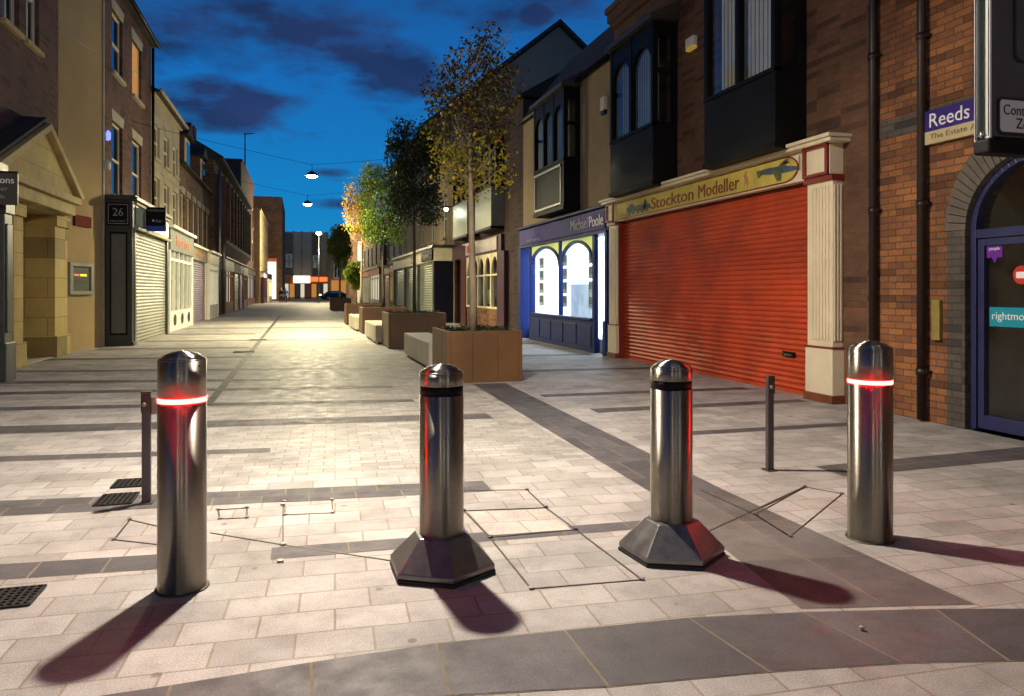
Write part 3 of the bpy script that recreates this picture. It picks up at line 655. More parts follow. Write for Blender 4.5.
# agents' sign
ya, yb = yx(924, 6.45), 5.0
zt_, zm_, zb_ = zx(924, 113, 6.45), zx(924, 133.5, 6.45), zx(924, 146, 6.45)
t = empty('shop_sign', (6.45, ya, zb_), 'dark blue and cream estate agents sign above the arched doorway', 'sign')
mb = MB(); FR.box(mb, yb, ya, .02, .07, zm_, zt_); s1 = mb.build('blue_board', plain('violet_navy_sign', (.035, .018, .17), .4, var=.1), t)
mb = MB(); FR.box(mb, yb, ya, .02, .071, zb_, zm_ - .001); s2 = mb.build('cream_board', plain('cream_sign', (.5, .42, .22), .5, var=.1), t)
text('lettering', 'Reeds Rains', .25, 'white_letter', (FR.x(.074), ya - .10 - .50, (zm_ + zt_) / 2 ), 'R', s1, w=1.0, h=(zt_ - zm_) * .66)
text('lettering', 'The Estate Agents', .1, 'brown_letter', (FR.x(.075), ya - .10 - .40, (zm_ + zb_) / 2), 'R', s2, w=.8, h=(zm_ - zb_) * .55, depth=.002)
# B: brick building with the model shop
bB = empty('brick_building', (6.5, 11, 0), 'dark brick building with two black bay windows above the red shutter', 'building')
mb = MB(); FR.wall(mb, 7.345, 14.93, 0, 7.3, [(7.9, 14.88, 0, 3.0)], rev=.2); mb.build('wall', 'brick_brown', bB)
mb = MB(); FR.box(mb, 7.345, 14.93, 0, .1, 7.0, 7.12); FR.box(mb, 7.345, 14.93, 0, .16, 7.12, 7.3); FR.box(mb, 7.345, 14.93, 0, .22, 7.3, 7.42); mb.build('eaves_course', 'brick_dark', bB)
def bay(parent, y0, y1, p, zb, zp, zw, zt, panes, arched, paneh, curtain=None, side_lamp=True, roof=True, fac=FR, pan='black_ribbed'):
    """box bay: lower panel zb..zp, window zp..zw, top to zt"""
    mb = MB(); f = fac
    f.box(mb, y0, y1, 0, p, zb, zp); b_ = mb.build('bay_window', pan, parent, bevel=.01)
    m_ = MB(); f.box(m_, y0 - .02, y1 + .02, 0, p + .02, zb - .08, zb - .001); m_.build('base_board', 'black', b_)
    m_ = MB(); fw = .09; n = panes; wd = (y1 - y0 - fw) / n
    for k in range(n + 1): yy = y0 + k * wd; f.box(m_, yy, yy + fw, p - .1, p, zp + .001, zt)
    f.box(m_, y0, y1, p - .1, p + .015, zp + .002, zp + .06)
    f.box(m_, y0, y0 + .06, 0, .12, zp, zt); f.box(m_, y1 - .06, y1, 0, .12, zp, zt)
    # side faces: frame
    for yy in (y0, y1 - .05): f.box(m_, yy, yy + .05, .12, p - .1, zt - .25, zt); f.box(m_, yy, yy + .05, .12, p - .1, zp, zp + .08); f.box(m_, yy, yy + .05, .12, p - .1, zw - .55, zw - .47)
    f.box(m_, y0 + .05, y1 - .05, p - .09, p - .01, zw, zt)
    for k in range(n):
        a, b = y0 + k * wd + fw, y0 + (k + 1) * wd
        if arched: f.arch(m_, a, b, zw - (b - a) / 2, zw, zw + .02, p - .085, p - .015)
    m_.build('frame', 'black', b_)
    g_ = MB()
    for k in range(n):
        a, b = y0 + k * wd + fw, y0 + (k + 1) * wd
        f.box(g_, a - .01, b + .01, p - .07, p - .06, zp + .03, zw + .02)
    f.box(g_, y0 + .02, y0 + .03, .1, p - .08, zp, zt - .2); f.box(g_, y1 - .03, y1 - .02, .1, p - .08, zp, zt - .2)
    g_.build('pane', 'glass', b_)
    if curtain:
        c_ = MB()
        for k in range(int((y1 - y0 - .3) / .05)):
            yy = y0 + .15 + k * .05; c_.box(f.x(p - .2 - .02 * (k % 2)), f.x(p - .19 - .02 * (k % 2)), yy, yy + .05, zp + .02, zw + .1)
        c_.build('curtain', curtain, b_)
    if roof:
        r_ = MB(); r_.prism([(-.02, zt), (p + .1, zt), (p + .1, zt + .09), (-.02, zt + .38)], lambda a, b, h: (f.x(a), h, b), y0 - .1, y1 + .1); r_.build('bay_roof', 'zinc_dark', b_)
    return b_
bay(bB, 8.55, 10.35, .49, 3.36, 4.3, 6.6, 7.1, 2, False, 0, 'curtain', roof=False)
bay(bB, 12.1, 14.0, .49, 3.36, 4.34, 5.85, 6.2, 2, True, 0, 'curtain_dim')
# model shop front
sf = MB()
FR.box(sf, 7.72, 14.95, -.15, .30, 3.235, 3.285); FR.box(sf, 7.70, 14.97, -.15, .34, 3.286, 3.33)
sfo = sf.build('shopfront', 'cream_paint', bB, bevel=.006)
sfo['label'] = 'cream and maroon shopfront with closed red roller shutter'
YN, YF = 7.86, 14.45
mb = MB(); FR.box(mb, YN + .52, YF, .02, .16, 2.845, 3.234)  # cream backing of the fascia
mb.build('fascia', 'cream_paint', sfo)
yl, yr_ = 8.28 + .45, YF - .02
def fpt(y, z, h): return (FR.x(h), y, z)
zc, hf = 3.04, .175
poly = [(yr_, zc - hf), (yr_, zc + hf)] + [(yl + .05 - .28 * math.sin(k * math.pi / 12), zc + hf * math.cos(k * math.pi / 12)) for k in range(13)]
mb = MB(); mb.prism(poly, lambda p, q, h: (FR.x(h), p, q), .161, .171); mb.build('sign_border', 'red_trim', sfo)
ctr = ((yr_ + yl) / 2, zc)
poly2 = [(ctr[0] + (p - ctr[0]) * .994, ctr[1] + (q - ctr[1]) * .9) for p, q in poly]
mb = MB(); mb.prism(poly2, lambda p, q, h: (FR.x(h), p, q), .1715, .178); mb.build('sign_board', 'sign_yellow', sfo)
oy = .183
def uy(u): return yx(u, 6.33)
ya, yb = uy(652), uy(694); text('sign_lettering', 'Stockton', .3, 'sign_red', (FR.x(oy), (ya + yb) / 2, zc - .01), 'R', sfo, w=ya - yb, h=.21)
ya, yb = uy(699), uy(740); text('sign_lettering', 'Modeller', .3, 'sign_red', (FR.x(oy), (ya + yb) / 2, zc - .01), 'R', sfo, w=ya - yb, h=.21)
def flat(pts, mat, name='sign_picture', o=.179):
    m_ = MB(); m_.prism(pts, lambda p, q, h: (FR.x(h), p, q), o, o + .004); return m_.build(name, mat, sfo)
# small steam engine shape at the far end, aeroplane at the near end, little figures between
e0 = uy(627)
flat([(e0, zc - .08), (e0, zc + .03), (e0 - .15, zc + .04), (e0 - .15, zc + .08), (e0 - .3, zc + .08), (e0 - .32, zc + .03), (e0 - .8, zc + .02), (e0 - .82, zc + .09), (e0 - .9, zc + .09), (e0 - .92, zc + .02), (e0 - 1.05, zc - .0), (e0 - 1.1, zc - .08)], 'bluegrey')
for k in range(5): yy = e0 - .12 - .2 * k; flat([(yy + .06 * math.cos(a * .785), zc - .09 + .045 * math.sin(a * .785)) for a in range(8)], 'olive', o=.1835)
for uu in (645, 746.5):
    yy = uy(uu)
    flat([(yy + .05, zc - .14), (yy + .02, zc + .0), (yy + .05, zc + .06), (yy + .01, zc + .13), (yy - .03, zc + .13), (yy - .02, zc + .05), (yy - .06, zc + .0), (yy - .04, zc - .14), (yy, zc - .02)], 'salmon')
a0 = uy(760)
flat([(a0 - .42 - .46 * math.cos(k * .393), zc + .02 - .035 * math.cos(k * .393) + .05 * math.sin(k * .393)) for k in range(16)], 'bluegrey')
flat([(a0 - .30, zc + .03), (a0 - .42, zc - .13), (a0 - .50, zc - .135), (a0 - .52, zc + .0)], 'olive', o=.1835)
flat([(a0 - .44, zc + .07), (a0 - .60, zc + .145), (a0 - .67, zc + .14), (a0 - .60, zc + .05)], 'olive', o=.1835)
flat([(a0 + .02, zc - .03), (a0 + .07, zc + .08), (a0 - .01, zc + .08), (a0 - .08, zc + .01)], 'olive', o=.1835)
flat([(a0 - .52, zc + .085), (a0 - .58, zc + .11), (a0 - .66, zc + .11), (a0 - .70, zc + .08)], 'sign_red', o=.1835)
flat([(a0 - .885, zc + .14), (a0 - .90, zc + .14), (a0 - .90, zc - .05), (a0 - .885, zc - .05)], 'bluegrey', o=.1835)
sh = FR.shutter(sfo, YN + .5, YF - .02, .05, 2.84, 'shutter_red', o=-.02, pitch=.074)
m_ = MB(); ys_ = yx(789, 6.5); FR.box(m_, ys_ - .13, ys_ + .13, -.01, .012, .49, .56); m_.build('letter_slot', 'black', sh)
m_ = MB(); FR.box(m_, ys_ - .07, ys_ + .09, .012, .016, .505, .53); m_.build('slot_flap', 'zinc', sh)
def pilaster(ya, yb, cap, z0=0):
    f = FR; m_ = MB(); f.box(m_, ya, yb, -.19, .15, .70, 2.84); p_ = m_.build('pilaster', 'cream_paint', sfo, bevel=.004)
    k_ = MB(); n = 6; w_ = (yb - ya - .12) / n
    for i in range(n): f.box(k_, ya + .06 + i * w_, ya + .06 + i * w_ + w_ * .55, .15, .166, .78, 2.72)
    n2 = 3
    for i in range(n2): k_.box(f.x(.02 + i * .045), f.x(.045 + i * .045), ya - .014, ya, .78, 2.72)
    k_.build('fluting', 'cream_paint', p_, bevel=.003)
    k_ = MB(); f.box(k_, ya - .02, yb + .02, -.19, .17, .10, .68); k_.build('pedestal', 'cream_paint', p_, bevel=.006)
    k_ = MB(); f.box(k_, ya - .035, yb + .035, -.19, .19, .0, .10); k_.build('plinth', 'brown_trim', p_, bevel=.006)
    k_ = MB(); f.box(k_, ya - .03, yb + .03, -.19, .185, .681, .699); k_.build('trim', 'red_trim', p_, bevel=.003)
    k_ = MB(); f.box(k_, ya - .03, yb + .03, -.19, .19, 2.78, 2.85)
    f.box(k_, ya + .0, ya + .05, .17, .235, 2.85, 3.234); f.box(k_, yb - .05, yb, .17, .235, 2.85, 3.234); f.box(k_, ya, yb, .171, .236, 3.2, 3.232); f.box(k_, ya, yb, .171, .236, 2.852, 2.885)
    k_.build('trim', 'red_trim', p_, bevel=.003)
    k_ = MB(); f.box(k_, ya - .005, yb + .005, -.19, .2, 2.851, 3.233); k_.build('console', 'cream_paint', p_, bevel=.006)
    return p_
pilaster(YN, YN + .48, 1); pilaster(YF + .02, YF + .40, 1)
m_ = MB(); FR.box(m_, YN + .482, YN + .53, -.1, .12, .02, 2.84); FR.box(m_, YF - .03, YF + .018, -.1, .1, .02, 2.84); m_.build('shutter_rail', 'red_trim', sfo)
m_ = MB(); FR.box(m_, YN - .1, YF + .4, -.35, -.1, .0, 3.2); m_.build('shop_backing', 'floor_dark', sfo)
# alarm box
yy = yx(691, 6.45); zz_ = zx(691, 43, 6.45); t = empty('alarm_box', (6.5, yy, zz_), 'small white and yellow alarm box between the two black bays', 'alarm box')
m_ = MB(); FR.box(m_, yy - .14, yy + .14, .0, .09, zz_ - .06, zz_ + .1); m_.build('cover', 'white', t, bevel=.02)
m_ = MB(); FR.box(m_, yy - .13, yy + .13, .005, .085, zz_ - .12, zz_ - .062); m_.build('lens', 'bulb_y', t, bevel=.01)
# C: rendered building with lit blue shop
bC = empty('rendered_building', (6.5, 18, 0), 'tan rendered building above the lit blue shopfront', 'building')
yC0, yC1 = 14.94, 21.75
mb = MB(); FR.wall(mb, yC0, yC1, 0, 6.47, [(yC0 + .05, yC1 - .05, 0, 2.72)], rev=.1); mb.build('wall', 'render_tan', bC)
mb = MB(); mb.prism([(.12, 6.42), (.12, 6.5), (-1.5, 8.5), (-3.2, 8.5), (-5.5, 6.42)], lambda a, b, h: (FR.x(a), h, b), yC0, yC1); mb.build('roof', 'slate', bC)
m_ = MB(); m_.tube([(6.36, yC0, 6.44), (6.36, yC1, 6.44)], .055, 8); m_.build('gutter', 'black', bC)
bay(bC, 16.95, 19.35, .42, 3.45, 4.55, 5.95, 6.3, 3, True, 0, 'curtain_dim')
m_ = MB(); FR.box(m_, 17.1, 19.2, .425, .46, 4.42, 4.47); FR.box(m_, 17.1, 17.15, .425, .45, 3.55, 4.4); FR.box(m_, 19.15, 19.2, .425, .45, 3.55, 4.4); FR.box(m_, 17.1, 19.2, .425, .45, 3.5, 3.55); m_.build('bay_trim', 'zinc', bC)
yy = yx(603.5, 6.45); zz_ = zx(603, 106, 6.45); t = empty('alarm_box', (6.5, yy, zz_), 'small cream alarm box with blue lens on the tan rendered wall', 'alarm box')
m_ = MB(); FR.box(m_, yy - .12, yy + .12, .0, .09, zz_ - .1, zz_ + .2); m_.build('cover', 'cream_paint', t, bevel=.02)
m_ = MB(); FR.box(m_, yy - .1, yy + .1, .005, .085, zz_ - .2, zz_ - .102); m_.build('lens', 'navy', t, bevel=.02)
# blue shopfront
FB = Fac(6.38, -1)
m_ = MB(); FB.box(m_, yC0 + .02, yC1 - .02, -.6, .0, 2.70, 3.22); bs = m_.build('shopfront', 'navy', bC, bevel=.006); bs['label'] = 'navy blue shopfront with brightly lit arched display windows'
m_ = MB(); FB.box(m_, yC0 + .15, yC1 - .2, .0, .03, 2.76, 3.16); fb = m_.build('fascia', 'navy_dark', bs)
m_ = MB(); FB.box(m_, yC0 + .02, yC1 - .02, -.4, .1, 3.221, 3.28); FB.box(m_, yC0 + .02, yC1 - .02, -.1, .06, 2.665, 2.72); m_.build('cornice', 'navy', bs, bevel=.01)
ya, yb = yx(570, 6.34), yx(588, 6.34); text('lettering', 'Michael', .3, 'grey_letter', (FB.x(.034), (ya + yb) / 2, 2.98), 'R', fb, w=(ya - yb) * .95, h=.25)
ya, yb = yx(588.5, 6.34), yx(603, 6.34); text('lettering', 'Poole', .3, 'white_letter', (FB.x(.034), (ya + yb) / 2, 2.97), 'R', fb, w=(ya - yb) * .95, h=.25)
ya, yb = yx(526, 6.34), yx(540, 6.34); text('lettering', 'estate agents', .1, 'grey_letter', (FB.x(.034), (ya + yb) / 2, 2.84), 'R', fb, w=(ya - yb) * .9, h=.07, depth=.002)
w1 = (yx(559, 6.38), yx(530, 6.38)); w2 = (yx(592, 6.38), yx(560, 6.38)); yd0, yd1 = yx(605.5, 6.38), yx(594, 6.38)
m_ = MB(); FB.box(m_, yC0 + .02, yd0 - .02, -.4, .04, 0, 2.664); FB.box(m_, yC0 + .0, yd0 + .0, -.3, .08, 0, .75); m_.build('pilaster', 'navy', bs, bevel=.008)
for q_ in ((yC1 - .35, yC1 - .02, -.4, .06, 0, 2.664), (w2[0] - .14, w2[0], -.1, 0, 0, 2.664), (w1[0] - .05, w1[0] + .05, -.1, 0, .785, 2.664), (w1[1], w1[1] + .1, -.1, 0, 0, 2.664)):
    m_ = MB(); FB.box(m_, *q_); m_.build('pilaster', 'navy', bs, bevel=.008)
m_ = MB(); FB.box(m_, w2[0], w1[1], -.12, -.005, .0, .72)
nP = 5
for k in range(nP):
    a = w2[0] + (w1[1] - w2[0]) * k / nP; b = w2[0] + (w1[1] - w2[0]) * (k + 1) / nP; FB.box(m_, a + .06, b - .06, -.005, .012, .12, .62)
FB.box(m_, w2[0], w1[1], -.12, .04, .721, .78); m_.build('stall_riser', 'navy', bs, bevel=.008)
m_ = MB()
for a, b in (w1, w2):
    a += .05; b -= .05
    yc2, r2 = (a + b) / 2, (b - a) / 2
    for k in range(16):
        A0, A1 = math.pi * k / 16, math.pi * (k + 1) / 16
        q = [(yc2 + r2 * math.cos(A0), 2.05 + .5 * math.sin(A0)), (yc2 + r2 * math.cos(A1), 2.05 + .5 * math.sin(A1)), (yc2 + (r2 + .07) * math.cos(A1), 2.05 + .57 * math.sin(A1)), (yc2 + (r2 + .07) * math.cos(A0), 2.05 + .57 * math.sin(A0))]
        m_.prism(q, lambda p, q_, h: (FB.x(h), p, q_), -.07, .01)
m_.build('arch_tracery', 'navy', bs)
sp_lit = plain('pale_yellow_spandrel', (.75, .7, .35), .6)
ymat, ynt, yb_ = new_mat('pale_yellow_leaded_glass'); yb_.inputs['Base Color'].default_value = (.8, .74, .3, 1)
yt = N(ynt, 'ShaderNodeBsdfTranslucent'); yt.inputs[0].default_value = (.85, .8, .4, 1); ym_ = N(ynt, 'ShaderNodeMixShader'); ym_.inputs[0].default_value = .6
ynt.links.new(yb_.outputs[0], ym_.inputs[1]); ynt.links.new(yt.outputs[0], ym_.inputs[2]); ynt.links.new(ym_.outputs[0], ynt.nodes['Material Output'].inputs['Surface'])
for a, b in (w1, w2):
    m_ = MB(); FB.arch(m_, a + .05, b - .05, 2.05, 2.56, 2.66, -.045, -.042); m_.build('spandrel_glass', ymat, bs)
m_ = MB(); FB.box(m_, w2[0], w1[1], -.06, -.05, .78, 2.664); m_.build('display_pane', 'glass', bs)
# door with transom
m_ = MB(); FB.box(m_, yd0, yd0 + .08, -.35, -.27, .0, 2.15); FB.box(m_, yd1 - .08, yd1, -.35, -.27, .0, 2.15); FB.box(m_, yd0, yd1, -.351, -.269, 2.1, 2.2); FB.box(m_, yd0 + .08, yd1 - .08, -.349, -.271, .0, .3)
dd = m_.build('door', 'navy', bs); m_ = MB(); FB.box(m_, yd0 + .07, yd1 - .07, -.32, -.31, .28, 2.12); FB.box(m_, yd0, yd1, -.32, -.31, 2.2, 2.66); m_.build('door_pane', 'glass', dd)
m_ = MB(); FB.box(m_, yd0 + .1, yd0 + .13, -.27, -.23, .95, 1.25); m_.build('handle', 'zinc', dd)
# lit room
m_ = MB(); x0, x1 = 6.42, 10.4
m_.box(x1, x1 + .05, yC0 + .1, yC1 - .1, 0, 2.95); m_.box(6.95, x1, yC0 + .08, yC0 + .12, 0, 2.95); m_.box(6.75, x1, yC1 - .12, yC1 - .08, 0, 2.95); m_.box(6.98, x1, yC0 + .1, yC1 - .1, 2.94, 2.98)
m_.box(6.6, x1, yC0 + .12, yC1 - .12, 0.0, .3); m_.build('shop_room', 'room_white', bs)
for k in range(3):
    yy = 16.3 + k * 1.9; m_ = MB(); m_.box(7.3, 9.7, yy - .3, yy + .3, 2.9, 2.935); m_.build('ceiling_panel', 'cool_panel', bs)
# property display cards hanging in the window, desk, chair
pics = [plain('card_blue_tone', (.25, .33, .42), .5, var=.5, scale=9), plain('card_grey_tone', (.42, .40, .38), .5, var=.5, scale=11), plain('card_green_tone', (.25, .32, .2), .5, var=.5, scale=8), plain('card_brick_tone', (.4, .26, .2), .5, var=.5, scale=10)]
for k in range(3):
    yk = w2[0] + .75 + k * 1.95
    m_ = MB(); m_.tube([(6.75, yk + .32, .8), (6.75, yk + .32, 2.6)], .004, 5); m_.tube([(6.75, yk + .02, .8), (6.75, yk + .02, 2.6)], .004, 5); dc = m_.build('card_wires', 'zinc', bs)
    for j in range(4):
        z_ = .98 + j * .36; m_ = MB(); m_.box(6.745, 6.755, yk - .04, yk + .38, z_, z_ + .3); c_ = m_.build('display_card', 'room_white', dc)
        m_ = MB(); m_.box(6.738, 6.744, yk, yk + .34, z_ + .1, z_ + .28); m_.build('card_picture', pics[(k * 3 + j) % 4], dc)
m_ = MB(); m_.box(7.6, 7.66, 15.3, 17.6, .3, 1.9); m_.box(7.6, 7.66, 18.6, 20.6, .3, 1.6); m_.build('screen_partition', plain('pale_grey_partition', (.5, .53, .58), .6), bs)
def pot_thing():
    m_ = MB(); m_.box(8.2, 8.9, 16.8, 18.2, .95, 1.0); m_.box(8.22, 8.26, 16.82, 16.9, .3, .95); m_.box(8.22, 8.26, 18.1, 18.18, .3, .95); m_.box(8.8, 8.86, 16.82, 16.9, .3, .95); m_.box(8.8, 8.86, 18.1, 18.18, .3, .95)
    m_.box(8.45, 8.5, 17.2, 17.7, 1.08, 1.42); m_.box(8.46, 8.6, 17.4, 17.5, 1.0, 1.1)
    tag(m_.build('desk', 'charcoal_panel'), 'dark desk with screen inside the lit blue shop', 'desk')
pot_thing()
ld = bpy.data.lights.new('shop_room_light', 'AREA'); ld.shape = 'RECTANGLE'; ld.size = 2.6; ld.size_y = 5; ld.energy = 520; ld.color = (.74, .86, 1.)
lo = bpy.data.objects.new('shop_room_light', ld); col.objects.link(lo); lo.location = (8.5, 18.2, 2.88)
# D: brick pier and gothic-windowed shop
bD = empty('brick_building', (6.5, 27, 0), 'brown brick building with maroon shopfront and pale bays, behind the nearest tree', 'building')
yD0, yD1 = 21.76, 32.3
mb = MB(); FR.wall(mb, yD0, yD1, 0, 7.3, [(yD0 + 2.1, yD1 - .15, 0, 2.9)], rev=.1); mb.build('wall', masonry('plum_brown_brick', (.065, .03, .024), (.045, .02, .018), (.03, .02, .015)), bD)
roof_prism(FR, yD0, yD1, 7.3, .2, 3, 9.2, 8, bD)
for (ua, ub) in ((475, 491), (453, 467)):
    b_ = bay(bD, yx(ub, 6.05), yx(ua, 6.05), .45, 3.55, 4.85, 6.2, 6.6, 3, False, 0, 'curtain_dim', pan='shutter_green')
m_ = MB(); FR.box(m_, yD0 + 2.15, yD1 - .15, -.5, .12, 2.72, 3.3); ds = m_.build('shopfront', 'purple_col', bD, bevel=.01)
ya, yb = yx(497, 6.36), yx(466, 6.36)
m_ = MB(); FR.box(m_, ya, yb, .12, .16, 2.8, 3.24); m_.build('fascia', 'lilac_sign', ds)
m_ = MB(); FR.box(m_, yb - .9, yb - .3, .162, .17, 2.88, 3.16); m_.build('red_square', 'red', ds)
FD = Fac(6.4, -1)
m_ = MB(); FD.box(m_, ya + .0, yb, -.12, .0, .0, .78); m_.build('stall_riser', 'brick_orange', ds)
for (p0, p1) in ((ya - .95, ya - .03), (yb + .03, yb + .95)):
    m_ = MB(); FD.box(m_, p0, p1, -.3, .06, 0, 2.72); m_.build('pilaster', 'purple_col' if p0 < 26 else 'maroon', ds, bevel=.02)
nb = 5; ww = (yb - ya) / nb
m_ = MB()
for k in range(nb + 1): yy = ya + ww * k; FD.box(m_, yy - .06, yy + .06, -.1, .02, .78, 2.72)
for k in range(nb): FD.arch(m_, ya + ww * k + .06, ya + ww * (k + 1) - .06, 1.95, 2.6, 2.72, -.06, .0, pointed=False)
FD.box(m_, ya, yb, -.1, .03, .781, .85); FD.box(m_, ya, yb, -.08, .005, 1.93, 1.99)
m_.build('window_frame', 'cream_paint', ds)
m_ = MB(); FD.box(m_, ya, yb, -.055, -.045, .8, 2.7); m_.build('pane', 'glass', ds)
m_ = MB(); FD.box(m_, ya, yb, -1.2, -1.15, .3, 2.7); m_.build('backdrop', 'shutter_green', ds)
m_ = MB(); FR.box(m_, yD0 + 2.2, yD1 - .2, -1.5, -1.3, 0, 2.9); m_.build('shop_backing', 'floor_dark', ds)
for k in range(7):
    yy = ya + .3 + k * .75; m_ = MB(); FD.box(m_, yy, yy + .4, -.6, -.55, .9, 1.2 + .5 * ((k * 7) % 3) / 2); m_.build('display_board', ['blue_board', 'white', 'charcoal_panel'][k % 3], ds)
# wall lamp
def wall_lamp(x, y, z, side, label, mat='lamp_small', power=60, colr=(1, .95, .8)):
    t = empty('wall_lamp', (x, y, z), label, 'lamp')
    m_ = MB(); m_.box(x, x + side * .25, y - .02, y + .02, z + .06, z + .1); m_.build('arm', 'black', t)
    m_ = MB(); m_.lathe([(.05, .06), (.11, .02), (.12, 0)], (x + side * 0, y, z), 16); m_.build('shade', 'black', t)
    m_ = MB(); m_.lathe([(.02, -.11), (.07, -.08), (.085, -.03), (.075, 0)], (x, y, z), 16); m_.build('bulb', mat, t)
    if power:
        l = bpy.data.lights.new('wall_lamp_light', 'POINT'); l.energy = power; l.color = colr; l.shadow_soft_size = .1
        o = bpy.data.objects.new('wall_lamp_light', l); col.objects.link(o); o.location = (x - side * .02, y, z - .22)
        o.parent = t; o.location = (-side * .02, 0, -.24)
    return t
wall_lamp(5.7, 30.0, 4.75, 1, 'bright wall lamp between the pale bays above the maroon shop', power=18, colr=(.95, 1, .8))
# E: cream building with projecting shutter shop
bE = empty('rendered_building', (6.5, 40, 0), 'cream rendered building above the green shuttered shop with navy side', 'building')
yE0, yE1 = 32.31, 49.5
wins = [(yE0 + 1.6 + k * 3.4, yE0 + 2.8 + k * 3.4, 3.9, 5.7) for k in range(5)]
mb = MB(); FR.wall(mb, yE0, yE1, 0, 7.4, wins); mb.build('wall', 'render_cream', bE)
for h in wins: FR.window(bE, *h, cols=2)
roof_prism(FR, yE0, yE1, 7.4, .25, 3, 9.6, 8, bE)
FE = Fac(5.65, -1); yS0, yS1 = 32.4, 47.5
m_ = MB(); FE.box(m_, yS0, yS1, -.9, 0, 2.72, 3.3); es = m_.build('shopfront', 'cream_paint', bE, bevel=.01)
m_ = MB(); FE.box(m_, yS0 - .1, yS1 + .1, -.9, .12, 3.301, 3.42); m_.build('cornice', 'charcoal', es)
m_ = MB(); FE.box(m_, yS0 + .05, yS0 + .2, -.9, -.02, 0, 2.72); m_.build('side_panel', plain('blackish_navy', (.008, .007, .02), .6, spec=.1), es)
for p in (yS0 + .21, 37.2, 42.2, yS1 - .3): m_ = MB(); FE.box(m_, p, p + .3, -.5, .01, 0, 2.72); m_.build('pilaster', 'charcoal', es)
for a, b in ((yS0 + .52, 37.2), (37.5, 42.2), (42.5, yS1 - .3)): FE.shutter(es, a, b, .05, 2.72, 'shutter_green', o=-.1, pitch=.11)
m_ = MB(); FE.box(m_, yS0 + .3, yS0 + 3.3, .001, .08, 2.78, 3.26); sg = m_.build('sign_board', 'black', es)
text('lettering', 'barbers', .3, 'grey_letter', (FE.x(.085), yS0 + 1.8, 3.02), 'R', sg, w=1.8, h=.24)
text('lettering', 'LS', .3, 'brown_letter', (FE.x(.01), 39, 3.0), 'R', es, w=1.0, h=.35)
# G: tall gabled building set behind
bG = empty('gabled_building', (14, 50, 0), 'tall dark building with a plain gable rising behind the right hand shops', 'building')
m_ = MB(); m_.prism([(6.9, 0), (6.9, 10.6), (14.4, 16.7), (22, 10.3), (22, 0)], lambda p, q, h: (p, h, q), 41.0, 62); m_.build('wall', plain('dark_brown_gable', (.2, .16, .125), .9, var=.15, scale=.6), bG)
m_ = MB(); m_.prism([(6.5, 10.35), (14.4, 16.78), (22.4, 10.05), (22.4, 10.3), (14.4, 17.05), (6.5, 10.62)], lambda p, q, h: (p, h, q), 40.7, 62.2); m_.build('roof', 'slate', bG)
# H: farther right-hand row
def simple_building(X0, s, y0, y1, h, wall, label, nw, wz, sill=None, roofh=2., fasc='cream_paint', shop='shop_lit', fname='rendered_building', wincurt=None, wm='white', depth=8, flat=False, pm='glass_dark'):
    f = Fac(X0, s); b_ = empty(fname, (X0, (y0 + y1) / 2, 0), label, 'building')
    L = y1 - y0; holes = []
    for (za, zb) in wz:
        for k in range(nw):
            c = y0 + L * (k + .5) / nw; hw = min(.6, L / nw * .28); holes.append((c - hw, c + hw, za, zb))
    m_ = MB(); f.wall(m_, y0, y1, 0, h, holes, depth=depth); m_.build('wall', wall, b_)
    for hh in holes: f.window(b_, *hh, fm=wm, sash=True, cols=1, pm=pm)
    if not flat: roof_prism(f, y0, y1, h, .25, depth / 2, h + roofh, depth, b_)
    else:
        m_ = MB(); f.box(m_, y0 + .01, y1 - .01, -depth + .1, .12, h, h + .25); m_.build('parapet', wall, b_)
    return f, b_
def shopfront(f, b_, y0, y1, z1, fm, kind, mat, p=.35, colm='white', fz=.55, lett=None, lm='orange', bars=4):
    m_ = MB(); f.box(m_, y0, y1, 0, p, z1 - fz, z1); s_ = m_.build('shopfront', fm, b_, bevel=.01)
    m_ = MB(); f.box(m_, y0 - .03, y1 + .03, 0, p + .12, z1 + .001, z1 + .1); m_.build('cornice', colm, s_)
    for ya_, yb_ in ((y0, y0 + .22), (y1 - .22, y1)): m_ = MB(); f.box(m_, ya_, yb_, 0, p - .02, 0, z1 - fz); m_.build('pilaster', colm, s_)
    if kind == 'shutter': f.shutter(s_, y0 + .22, y1 - .22, .05, z1 - fz, mat, o=p - .1, pitch=.1)
    else:
        m_ = MB(); f.box(m_, y0 + .22, y1 - .22, 0, p - .05, 0, .7)
        for k in range(bars + 1):
            yy = y0 + .22 + (y1 - y0 - .44) * k / bars; f.box(m_, yy - .05, yy + .05, p - .15, p - .05, .7, z1 - fz)
        f.box(m_, y0 + .22, y1 - .22, p - .14, p - .06, z1 - fz - .35, z1 - fz - .25); m_.build('window_frame', colm, s_)
        m_ = MB(); f.box(m_, y0 + .22, y1 - .22, p - .2, p - .19, .7, z1 - fz); m_.build('lit_pane', mat, s_)
    if lett:
        text('lettering', lett, .3, lm, (f.x(p + .01), (y0 + y1) / 2, z1 - fz / 2), 'L' if f.s > 0 else 'R', s_, w=(y1 - y0) * .6, h=fz * .5)
    return s_
f, b_ = simple_building(6.6, -1, 49.6, 60, 7.0, 'render_grey', 'pale building with a red shopfront beyond the green shuttered shop', 3, [(3.9, 5.5)])
shopfront(f, b_, 50, 55, 3.3, 'red', 'pane', 'shop_lit', colm='stone_y'); shopfront(f, b_, 55.2, 59.8, 3.2, 'cream_paint', 'shutter', 'shutter_red', colm='stone_y')
f, b_ = simple_building(6.4, -1, 60.1, 80, 7.2, 'brick_stock', 'brick terrace with orange lit shops at the far right of the street', 5, [(3.9, 5.5)], fname='brick_building')
